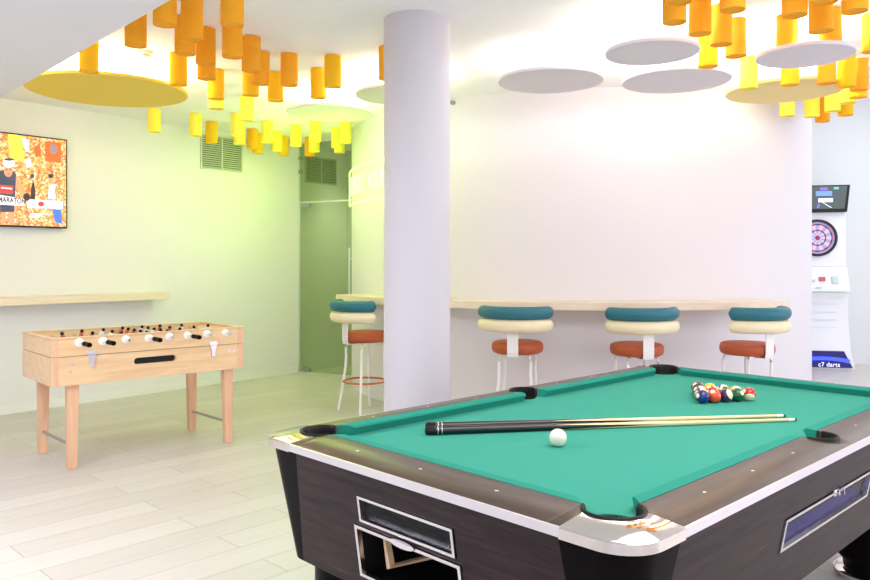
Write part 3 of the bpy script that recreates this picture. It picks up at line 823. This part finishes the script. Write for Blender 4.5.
# pocket liners and cups
def pocket(F, cx, cy, lip, cup, mid, half):
    g = G(); rings = []; n = 36
    for i in range(n + 1):
        a = mid - half + 2 * half * i / n
        f = lambda r, z: F(cx + r * cos(a), cy + r * sin(a), z)
        rings.append([f(lip + 0.003, ZC - 0.004), f(lip + 0.002, ZC + 0.0005), f(lip - 0.002, ZC + 0.002), f(lip - 0.006, ZC - 0.001), f(cup, ZC - 0.010), f(cup, 0.74), f(lip + 0.003, 0.74)])
    g.loft(rings); o = g.build('pocket_liner', 'blackrubber', pt, 40)
    g = G(); n = 32
    ring = lambda r, z: [F(cx + r * cos(2 * pi * i / n), cy + r * sin(2 * pi * i / n), z) for i in range(n)]
    g.loft([ring(cup + 0.004, 0.755), ring(cup + 0.001, ZB - 0.0005), ring(cup - 0.001, 0.755), ring(cup - 0.01, 0.66), ring(0.001, 0.65)], cap=False)
    g.build('pocket_cup', 'black', pt, 40)
for k in range(4): pocket(cornerT(k), PCN, PCN, LIP, CUP, radians(225), radians(116))
for yy, sg in ((0, 1), (W_, -1)):
    pocket(lambda x, y, z, yy=yy, sg=sg: P2(x, yy + sg * y, z), L_ / 2, SPN, SLIP, 0.055, radians(270), radians(98))
# cloth bed with bites at the pockets
pts = []
def arcp(cx, cy, r, d0, d1, n=14): return [(cx + r * cos(radians(d0 + (d1 - d0) * i / n)), cy + r * sin(radians(d0 + (d1 - d0) * i / n))) for i in range(n + 1)]
qa = math.degrees(math.asin((PCN - RAIL) / CUP))
sa = math.degrees(math.asin((RAIL - SPN) / 0.055))
pts += arcp(PCN, PCN, CUP, 90 + qa, -qa)
pts += arcp(L_ / 2, SPN, 0.055, 180 - sa, sa)
pts += arcp(L_ - PCN, PCN, CUP, 180 + qa, 90 - qa)
pts += arcp(L_ - PCN, W_ - PCN, CUP, 270 + qa, 180 - qa)
pts += arcp(L_ / 2, W_ - SPN, 0.055, -sa, -180 + sa)
pts += arcp(PCN, W_ - PCN, CUP, qa, -90 - qa)
g = G(); g.prism([(x - L_ / 2, y - W_ / 2) for x, y in pts], ZB - 0.02, ZB); g.build('playing_cloth', 'cloth', pt, 0)

# cabinet: tapering panels between black corner posts
ZT, ZL = ZE - 0.024, 0.39
def ins(side, z):
    f = (ZT - z) / (ZT - ZL); return 0.012 + ((0.083 if side[3] == L_ else 0.068) - 0.012) * f
def pst(z): f = (ZT - z) / (ZT - ZL); return 0.205 + (0.165 - 0.205) * f
M['darkwood_y'] = wood('dark_oak_laminate_end', (30, 18, 21), (58, 42, 44), 0.45, 'Y', 1.6, 16.0, (104, 84, 84), 0.25)
def panel(side, holes):
    zs = sorted(set([ZL, ZT] + [h[2] for h in holes] + [h[3] for h in holes])); ln = side[3]
    g = G()
    for a, b in zip(zs[:-1], zs[1:]):
        hs = [h for h in holes if h[2] <= a + 1e-6 and h[3] >= b - 1e-6]
        cuts = [None] + [q for h in hs for q in (h[0], h[1])] + [None]
        for j in range(0, len(cuts), 2):
            l0, l1 = cuts[j], cuts[j + 1]
            f = lambda q, z, e: (q if q is not None else (pst(z) if e == 0 else ln - pst(z)))
            vs = [S(side, f(l0, a, 0), ins(side, a), a), S(side, f(l1, a, 1), ins(side, a), a), S(side, f(l1, b, 1), ins(side, b), b), S(side, f(l0, b, 0), ins(side, b), b)]
            vs += [S(side, f(l0, a, 0), ins(side, a) + 0.02, a), S(side, f(l1, a, 1), ins(side, a) + 0.02, a), S(side, f(l1, b, 1), ins(side, b) + 0.02, b), S(side, f(l0, b, 0), ins(side, b) + 0.02, b)]
            g.add(vs, [(0, 1, 2, 3), (7, 6, 5, 4), (0, 4, 5, 1), (1, 5, 6, 2), (2, 6, 7, 3), (3, 7, 4, 0)])
    return g.build('cabinet_panel', 'darkwood' if ln == L_ else 'darkwood_y', pt, 0)
# end side runs from far-left corner to near corner: side 3, s measured from the left corner
E_ = SIDES[3]; R_ = SIDES[0]
up = (W_ - 0.928, W_ - 0.535, 0.608, 0.688); lw = (W_ - 0.956, W_ - 0.522, 0.435, 0.596); rw = (0.825, 1.575, 0.543, 0.645)
panel(SIDES[3], [up, lw]); panel(SIDES[0], [rw]); panel(SIDES[1], []); panel(SIDES[2], [])
def frame(side, h, w, name='opening_frame', m='satin', proud=0.006):
    s0, s1, z0, z1 = h; g = G()
    def q(s, z, o): return S(side, s, ins(side, z) - o, z)
    O = [(s0 - w, z0 - w), (s1 + w, z0 - w), (s1 + w, z1 + w), (s0 - w, z1 + w)]; I = [(s0, z0), (s1, z0), (s1, z1), (s0, z1)]
    rings = []
    for (a, b), (c, d) in zip(O + O[:1], I + I[:1]):
        rings.append([q(a, b, -0.002), q(a, b, proud), q(c, d, proud), q(c, d, -0.012)])
    g.loft(rings, True, False); return g.build(name, m, pt, 0, 0.001)
def recess(side, h, depth, m='black', name='recess'):
    s0, s1, z0, z1 = h; g = G(); e = 0.02
    q = lambda s, z, o: S(side, s, ins(side, (z0 + z1) / 2) + o, z)
    vs = [q(s0 - .004, z0 - .004, e), q(s1 + .004, z0 - .004, e), q(s1 + .004, z1 + .004, e), q(s0 - .004, z1 + .004, e)] + [q(s0 - .004, z0 - .004, depth), q(s1 + .004, z0 - .004, depth), q(s1 + .004, z1 + .004, depth), q(s0 - .004, z1 + .004, depth)]
    g.add(vs, [(4, 5, 6, 7), (0, 4, 5, 1), (1, 5, 6, 2), (2, 6, 7, 3), (3, 7, 4, 0)])
    return g.build(name, m, pt, 0)
frame(E_, (up[0] + .012, up[1] - .012, up[2] + .01, up[3] - .01), 0.0085, m='chromebar'); recess(E_, up, 0.10)
g = G(); q = lambda s, z, o: S(E_, s, ins(E_, z) + o, z)
g.loft([[q(up[0], up[2], o_), q(up[1], up[2], o_), q(up[1], up[3], o_), q(up[0], up[3], o_)] for o_ in (.008, .012)]); g.build('tinted_pane', 'windowglass', pt, 0)
frame(E_, (lw[0] + .012, lw[1] - .012, lw[2] + .012, lw[3] - .012), 0.010, m='chromebar'); recess(E_, lw, 0.30)
g = G(); q = lambda s, z, o: S(E_, s, 0.05 + o, z)
g.add([q(lw[0] + .05, .560, .05), q(lw[0] + .058, .560, .05), q(lw[0] + .085, .470, .05), q(lw[0] + .07, .462, .05),
       q(lw[0] + .05, .560, .07), q(lw[0] + .058, .560, .07), q(lw[0] + .085, .470, .07), q(lw[0] + .07, .462, .07)], [(0, 1, 2, 3), (0, 4, 5, 1), (1, 5, 6, 2), (2, 6, 7, 3), (3, 7, 4, 0), (7, 6, 5, 4)])
g.add([q(lw[0] + .07, .462, .05), q(lw[0] + .085, .475, .05), q(lw[0] + .22, .520, .26), q(lw[0] + .22, .505, .26),
       q(lw[0] + .06, .462, .07), q(lw[0] + .075, .475, .07), q(lw[0] + .21, .520, .28), q(lw[0] + .21, .505, .28)], [(0, 1, 2, 3), (0, 4, 5, 1), (1, 5, 6, 2), (2, 6, 7, 3), (3, 7, 4, 0), (7, 6, 5, 4)])
g.build('wooden_brace', 'beech', pt, 0)
g = G(); sm = (lw[0] + lw[1]) / 2; zm = lw[3] - 0.004
pl = [(0.052 * cos(2 * pi * i / 24), 0.0115 * sin(2 * pi * i / 24)) for i in range(24)]
g.loft([[S(E_, sm + x * k, ins(E_, zm) - o, zm + z * k) for x, z in pl] for k, o in ((1, 0.004), (0.96, 0.011), (0.7, 0.0125))]); g.build('maker_plate', 'chrome', pt, 40)
# window on the long side with the ball tray behind it
frame(R_, (rw[0] + .012, rw[1] - .012, rw[2] + .012, rw[3] - .012), 0.009, m='chromebar'); recess(R_, rw, 0.16, mat('pink_reflection_lining', (150, 130, 132), 0.5))  # lining's pinkish colour stands in for the reflection in the window
q = lambda s, z, o: S(R_, s, ins(R_, .6) + o, z)
g = G(); a_, b_ = rw[0], rw[1]
g.add([q(a_, .548, .022), q(b_, .548, .022), q(b_, .628, .14), q(a_, .575, .14), q(a_, .545, .022), q(b_, .545, .022), q(b_, .60, .14), q(a_, .56, .14)],
      [(0, 1, 2, 3), (0, 4, 5, 1), (1, 5, 6, 2), (2, 6, 7, 3), (3, 7, 4, 0), (7, 6, 5, 4)])
g.build('ball_tray', mat('violet_reflection', (78, 60, 190), 0.25), pt, 0)  # violet reflections of the window, painted into the tray's colour
g = G(); g.loft([[S(R_, rw[0], ins(R_, rw[2]) + o_, rw[2]), S(R_, rw[1], ins(R_, rw[2]) + o_, rw[2]), S(R_, rw[1], ins(R_, rw[3]) + o_, rw[3]), S(R_, rw[0], ins(R_, rw[3]) + o_, rw[3])] for o_ in (.008, .012)])
g.build('tray_window', 'windowglass', pt, 0)
g = G(); g.add([S(R_, rw[0] + .02, ins(R_, .62) - .0005, .622), S(R_, rw[1] - .02, ins(R_, .62) - .0005, .622), S(R_, rw[1] - .02, ins(R_, .63) - .0005, .632), S(R_, rw[0] + .02, ins(R_, .63) - .0005, .632)], [(0, 1, 2, 3)]); g.build('window_seal', 'black', pt, 0)
g = G(); g.box(-0.022, 0.022, -0.007, 0.006, -0.006, 0.012); g.lathe([(0.008, 0), (0.008, 0.012), (0.005, 0.014)], 14, T=TR(0, -0.004, 0.004) @ RX(pi / 2)); g.box(-0.003, 0.003, -0.03, -0.006, 0.002, 0.026)
o = g.build('window_lock', 'chrome', pt, 30); o.location = S(R_, 1.20, ins(R_, .648) - 0.003, 0.640)
# corner posts
def post_ring(F, z):
    f = (ZT - z) / (ZT - ZL); ix = 0.012 + 0.056 * f; iy = 0.012 + 0.071 * f; w = pst(z); r = 0.095 - 0.03 * f
    out = [(w, iy)] + [(ix + r - r * sin(radians(q)), iy + r - r * cos(radians(q))) for q in range(0, 91, 10)] + [(ix, w)]
    return [F(x, y, z) for x, y in out] + [F(ix + 0.02, w, z), F(ix + 0.03, iy + 0.03, z), F(w, iy + 0.02, z)]
for k in range(4):
    F = cornerT(k); g = G(); g.loft([post_ring(F, z) for z in (ZT, 0.58, ZL)]); g.build('corner_post', 'blackplastic', pt, 35)
g = G(); g.box(-L_ / 2 + 0.09, L_ / 2 - 0.09, -W_ / 2 + 0.10, W_ / 2 - 0.10, ZL + 0.002, ZL + 0.015); g.build('underside', 'black', pt, 0)
for x, y in ((0.235, 0.25), (L_ - 0.19, 0.25), (L_ - 0.19, W_ - 0.25), (0.235, W_ - 0.25)):
    p = P2(x, y, 0)
    g = G(); g.lathe([(0.15, ZL + 0.004), (0.148, 0.10), (0.144, 0.085), (0.122, 0.062), (0.118, 0.045), (0.118, 0.03)], 36, p)
    lg = g.build('leg', 'blackplastic', pt, 40)
    g = G(); g.lathe([(0.153, 0.001), (0.158, 0.006), (0.157, 0.018), (0.140, 0.030), (0.10, 0.032)], 40, p)
    g.build('foot', 'chrome', lg, 40)

# ------------------------------------------------------------------ balls
def ball_mat(name, rgb, stripe):
    k = NT(name); p = k.p; p.inputs['Roughness'].default_value = 0.08; p.inputs['Coat Weight'].default_value = 0.5
    tc = k.node('ShaderNodeTexCoord'); sx = k.node('ShaderNodeSeparateXYZ'); k.link(tc.outputs['Object'], sx.inputs[0])
    def mth(op, a, b):
        m_ = k.node('ShaderNodeMath', operation=op)
        for i, v in enumerate((a, b)):
            if v is None: continue
            if isinstance(v, (int, float)): m_.inputs[i].default_value = v
            else: k.link(v, m_.inputs[i])
        return m_.outputs[0]
    spot = mth('GREATER_THAN', mth('ABSOLUTE', sx.outputs['X'], None), 0.0286 * 0.93)
    fac = spot
    if stripe: fac = mth('MAXIMUM', spot, mth('GREATER_THAN', mth('ABSOLUTE', sx.outputs['Z'], None), 0.0286 * 0.60))
    mx = k.node('ShaderNodeMix'); mx.data_type = 'RGBA'; k.link(fac, mx.inputs['Factor'])
    mx.inputs['A'].default_value = lin(rgb); mx.inputs['B'].default_value = lin((246, 234, 190))
    k.link(mx.outputs['Result'], p.inputs['Base Color']); return k.m
BR = 0.0286
def ball(x, y, m, rot, label, group=None):
    g = G(); g.sphere((0, 0, 0), BR, 32, 20); o = g.build('pool_ball', m, None, 80)
    o.location = (x, y, ZB + BR); o.rotation_euler = rot
    tag(o, label, 'pool ball', group); return o
b = ball((558 - 435) / 763 * 2.461, 2.461, 'ivory', (0, 0, 0), 'plain ivory cue ball lying alone in front of the cues'); b.name = 'cue_ball'
BC = dict(navy=(24, 38, 120), orange=(238, 84, 36), purple=(60, 28, 84), green=(14, 92, 56), red=(204, 34, 40), yellow=(246, 196, 40), maroon=(126, 30, 40), black=(14, 14, 16), blue=(36, 66, 170))
b1 = Vector((1.125, 3.21)); step = Vector((0.963, 0.27)).normalized() * (2 * BR + 0.0004); perp = Vector((-step.y, step.x)).normalized() * (2 * BR + 0.0004) * 0.8665
RACK = [  # row, place, colour, stripe, rotation, label
 (0, 0, 'navy', 0, (0.3, 0.2, 0.4), 'dark blue pool ball at the left end of the front row'),
 (0, 1, 'orange', 0, (0.1, 0.9, 0.8), 'bright orange pool ball second in the front row'),
 (0, 2, 'purple', 1, (0.2, 1.15, -0.55), 'purple striped pool ball with a cream end, middle of the front row'),
 (0, 3, 'green', 0, (0.1, -0.45, -1.1), 'dark green pool ball with a number spot, front row'),
 (0, 4, 'red', 1, (-0.75, 0.5, 0.2), 'red and cream striped pool ball at the right end of the front row'),
 (1, 0, 'maroon', 1, (0.9, 0.3, 0.5), 'maroon striped pool ball behind the dark blue one'),
 (1, 1, 'red', 0, (0.5, 0.3, 0.2), 'red pool ball in the second row behind the orange one'),
 (1, 2, 'black', 0, (0.3, 0.9, 0.2), 'black pool ball in the second row behind the purple striped one'),
 (1, 3, 'yellow', 1, (0.8, 0.2, 0.2), 'yellow striped pool ball in the second row behind the green one'),
 (2, 0, 'green', 1, (0.6, 0.6, 0.1), 'green striped pool ball at the left of the third row'),
 (2, 1, 'orange', 1, (0.4, 0.9, 0.5), 'orange striped pool ball in the middle of the third row'),
 (2, 2, 'blue', 1, (0.9, 0.4, 0.1), 'blue striped pool ball at the right of the third row'),
 (3, 0, 'purple', 0, (0.2, 0.2, 0.9), 'purple pool ball just in front of the rear tip of the rack'),
 (3, 1, 'yellow', 0, (0.5, 0.1, 0.3), 'yellow pool ball beside the purple one near the rear tip'),
 (4, 0, 'maroon', 0, (0.2, 0.7, 0.6), 'maroon pool ball at the rear tip of the rack'),
]
for row, k, cn, stp, rot, lab in RACK:
    p = b1 + step * (k + row * 0.5) + perp * row
    ball(p.x, p.y, ball_mat('ball_%s_%d' % (cn, stp), BC[cn], stp), rot, lab, 'racked pool balls')

# ------------------------------------------------------------------ cues
def cue_mat():
    k = NT('cue_butt_splice'); p = k.p; p.inputs['Roughness'].default_value = 0.18; p.inputs['Coat Weight'].default_value = 0.4
    tc = k.node('ShaderNodeTexCoord'); sp = k.node('ShaderNodeSeparateXYZ'); k.link(tc.outputs['Object'], sp.inputs[0])
    def mth(op, a, b=None):
        m_ = k.node('ShaderNodeMath', operation=op)
        for i, v in enumerate((a, b)):
            if v is None: continue
            if isinstance(v, (int, float)): m_.inputs[i].default_value = v
            else: k.link(v, m_.inputs[i])
        return m_.outputs[0]
    an = mth('ARCTAN2', sp.outputs['Z'], sp.outputs['Y'])
    fr = mth('FRACT', mth('MULTIPLY', an, 4 / (2 * pi)))
    tri = mth('MULTIPLY', mth('ABSOLUTE', mth('SUBTRACT', fr, 0.5)), 2.0)
    edge = mth('ADD', mth('MULTIPLY', tri, 0.40), 0.46)
    fac = mth('LESS_THAN', sp.outputs['X'], edge)
    mx = k.node('ShaderNodeMix'); mx.data_type = 'RGBA'; k.link(fac, mx.inputs['Factor'])
    mx.inputs['A'].default_value = lin((236, 214, 160)); mx.inputs['B'].default_value = lin((20, 16, 16))
    k.link(mx.outputs['Result'], p.inputs['Base Color']); return k.m
M['cuewood'] = cue_mat()
def cue(a, b_, label):
    A = Vector(a); B = Vector(b_); d = B - A; ln = d.length
    rot = d.to_track_quat('X', 'Z').to_euler()
    r = empty('pool_cue', a, 0, label, 'pool cue', 'cues lying side by side on the cloth'); r.rotation_euler = rot
    rad = lambda x: 0.0150 + (0.0062 - 0.0150) * min(1, x / (ln - 0.05))
    q = RY(pi / 2)
    g = G(); g.lathe([(rad(x), x) for x in [0.035 + (ln - 0.07) * i / 20 for i in range(21)]], 20, T=q); g.build('shaft', 'cuewood', r, 40)
    g = G(); g.lathe([(0.008, 0), (0.0135, 0.003), (0.0150, 0.010), (0.0150, 0.0352)], 20, T=q); g.build('butt_cap', 'blackrubber', r, 40)
    g = G()
    for x in (0.042, 0.056): g.lathe([(rad(x) + 0.0003, x), (rad(x) + 0.0003, x + 0.0025)], 20, T=q)
    g.build('silver_rings', 'satin', r, 40)
    g = G(); g.lathe([(0.0063, ln - 0.036), (0.0062, ln - 0.010)], 16, T=q); g.build('ferrule', 'white', r, 40)
    g = G(); g.lathe([(0.0062, ln - 0.0101), (0.0058, ln - 0.003), (0.003, ln)], 16, T=q); g.build('leather_tip', mat('blue_leather', (44, 62, 80), 0.8), r, 40)
cue((-0.034, 2.622, ZB + 0.0152), (1.349, 2.847, ZB + 0.0068), 'pool cue nearest the cue ball, in front of the other cue')
cue((-0.033, 2.690, ZB + 0.0152), (1.341, 2.921, ZB + 0.0068), 'pool cue lying just behind the other, nearer the racked balls')

# ------------------------------------------------------------------ dart machine
dm = empty('dart_machine', (4.93, 9.86, 0), radians(-12), 'tall white electronic dart machine standing at the far right', 'dart machine')
def loft_rect(g, secs):
    g.loft([[(-hw, yf, z), (hw, yf, z), (hw, yb, z), (-hw, yb, z)] for z, hw, yf, yb in secs])
g = G(); loft_rect(g, [(0.0, 0.395, -0.20, 0.16), (0.06, 0.388, -0.215, 0.16), (0.20, 0.358, -0.185, 0.16), (0.40, 0.345, -0.165, 0.16), (0.60, 0.332, -0.15, 0.16), (0.85, 0.330, -0.15, 0.16), (0.98, 0.335, -0.16, 0.16)])
M['mwhite'] = mat('machine_white', (240, 242, 244), 0.3)
g.build('lower_body', 'mwhite', dm, 60)
g = G(); loft_rect(g, [(0.985, 0.330, -0.23, 0.16), (1.02, 0.330, -0.235, 0.16), (1.30, 0.325, -0.13, 0.16)]); g.build('control_panel', 'mwhite', dm, 20, 0.006)
g = G(); loft_rect(g, [(1.302, 0.325, -0.10, 0.16), (1.99, 0.315, -0.10, 0.16)]); g.build('board_housing', 'mwhite', dm, 20, 0.006)
g = G(); g.box(-0.325, 0.325, -0.245, -0.234, 0.994, 1.004); g.build('trim_light', emis('cool_strip', (170, 214, 240), 0.9), dm, 0)
g = G()
for z in (0.62, 0.72, 0.82, 0.52): g.box(-0.2, 0.2, -0.158, -0.149, z, z + 0.02)
g.build('light_strips', mat('pale_strip', (226, 236, 248), 0.3), dm, 0)
# sign panel at the foot
g = G(); g.add([(-0.32, -0.232, 0.03), (0.36, -0.232, 0.03), (0.27, -0.196, 0.235), (-0.30, -0.196, 0.235)], [(0, 1, 2, 3)])
sg = g.build('sign_panel', emis('navy_panel', (18, 16, 84), 0.8), dm, 0)
g = G(); n = 14
top = []; bot = []
for i in range(n + 1):
    u = -1 + 2 * i / n; x = 0.02 + 0.31 * u
    top.append((x, 0.165 - 0.03 * u * u)); bot.append((x, 0.120 - 0.035 * u * u))
yy = lambda z: -0.234 + 0.036 * (z - 0.03) / 0.205
vs = [(x, yy(z) - 0.002, z) for x, z in bot] + [(x, yy(z) - 0.002, z) for x, z in top]
g.add(vs, [(i, i + 1, n + 2 + i, n + 1 + i) for i in range(n)]); g.build('light_arc', emis('blue_arc', (60, 80, 255), 1.0), sg, 0)
vs, fs = text_mesh('c7 darts', 0.078)
g = G(); g.add(vs, fs, TR(0.085, -0.2385, 0.066) @ RX(radians(80))); g.build('lettering', emis('white_letters', (226, 222, 250), 1.0), sg, 0)
# buttons and slots on the slanted control panel
T = TR(0, -0.2, 1.14) @ RX(radians(66))
g = G(); g.mat(0); g.box(-0.02, 0.05, -0.02, 0.03, -0.002, 0.012, T)
g.mat(1); g.box(0.13, 0.20, -0.05, 0.04, -0.002, 0.008, T); g.box(-0.13, -0.07, -0.03, -0.005, -0.002, 0.008, T); g.box(-0.26, -0.22, -0.03, -0.005, -0.002, 0.008, T)
g.mat(2); g.box(-0.07, 0.0, -0.115, -0.10, -0.002, 0.010, T)
g.build('buttons', [mat('button_red', (200, 70, 80), 0.3), mat('button_pale', (190, 210, 208), 0.3), 'steel'], dm, 0)
# dart board
C4 = [mat('seg_pale', (226, 214, 236), 0.5), mat('seg_lilac', (186, 170, 214), 0.5), mat('seg_red', (206, 40, 70), 0.5), mat('seg_blue', (44, 50, 120), 0.5), mat('board_black', (20, 20, 26), 0.5)]
db = None
g = G(); g.mat(4); g.lathe([(0.236, 0), (0.236, 0.03), (0.230, 0.036), (0.205, 0.036), (0.203, 0.02)], 60, T=TR(-0.02, -0.10, 1.668) @ RX(pi / 2))
db = g.build('dartboard', C4, dm, 40)
g = G(); rr = [0.012, 0.03, 0.088, 0.104, 0.162, 0.180, 0.204]
Tb = TR(-0.02, -0.124, 1.668) @ RX(pi / 2)
for i in range(20):
    t0 = radians(9 + 18 * i); t1 = radians(27 + 18 * i)
    for j in range(6):
        if j in (2, 4) or j == 0: m_ = 2 if i % 2 else 3
        elif j == 5: m_ = 1
        else: m_ = 0 if i % 2 else 1
        g.mat(m_); k = 4; vs = []
        for r in (rr[j], rr[j + 1]): vs += [(r * cos(t0 + (t1 - t0) * q / k), r * sin(t0 + (t1 - t0) * q / k), 0) for q in range(k + 1)]
        g.add(vs, [(q, q + 1, k + 2 + q, k + 1 + q) for q in range(k)], Tb)
g.mat(2); g.lathe([(0.012, 0), (0.012, 0.001)], 16, T=Tb)
g.build('scoring_segments', C4, db, 0)
# monitor
g = G(); g.prism([(-0.34, 1.995), (0.318, 1.995), (0.352, 2.336), (-0.34, 2.336)], 0.0, 0.10, TR(0, -0.06, 0) @ RX(pi / 2)); mo = g.build('monitor', 'black', dm, 0, 0.004)
def mon_mat():
    k = NT('monitor_picture'); p = k.p; tc = k.node('ShaderNodeTexCoord')
    nz = k.node('ShaderNodeTexNoise'); nz.inputs['Scale'].default_value = 6; k.link(tc.outputs['Object'], nz.inputs['Vector'])
    rp = k.node('ShaderNodeValToRGB'); rp.color_ramp.elements[0].color = lin((74, 92, 92)); rp.color_ramp.elements[1].color = lin((96, 112, 106))
    k.link(nz.outputs['Fac'], rp.inputs['Fac']); k.link(rp.outputs['Color'], p.inputs['Emission Color']); p.inputs['Emission Strength'].default_value = 0.8
    p.inputs['Base Color'].default_value = (0.02, 0.02, 0.02, 1); return k.m
g = G(); g.add([(-0.325, -0.1615, 2.035), (0.285, -0.1615, 2.035), (0.318, -0.1615, 2.322), (-0.325, -0.1615, 2.322)], [(0, 1, 2, 3)]); sc2 = g.build('screen', mon_mat(), mo, 0)
g = G(); y = -0.163
def rq(mi, x0, x1, z0, z1): g.mat(mi); g.add([(x0, y, z0), (x1, y, z0), (x1, y, z1), (x0, y, z1)], [(0, 1, 2, 3)])
rq(0, -0.05, 0.14, 2.20, 2.26); rq(1, -0.02, 0.15, 2.12, 2.17); rq(2, 0.0, 0.09, 2.27, 2.31); rq(3, 0.16, 0.22, 2.28, 2.31)
g.mat(1); g.add([(0.02, y, 2.12), (0.03, y, 2.12), (0.14, y, 2.05), (0.12, y, 2.05)], [(0, 1, 2, 3)])
g.mat(2); g.add([(-0.03, y, 2.10), (0.0, y, 2.10), (-0.01, y, 2.045), (-0.04, y, 2.045)], [(0, 1, 2, 3)])
g.build('screen_graphics', [emis('gfx_blue', (104, 140, 236), .8), emis('gfx_white', (214, 226, 246), .8), emis('gfx_violet', (112, 96, 184), .8), emis('gfx_teal', (96, 170, 160), .8)], sc2, 0)
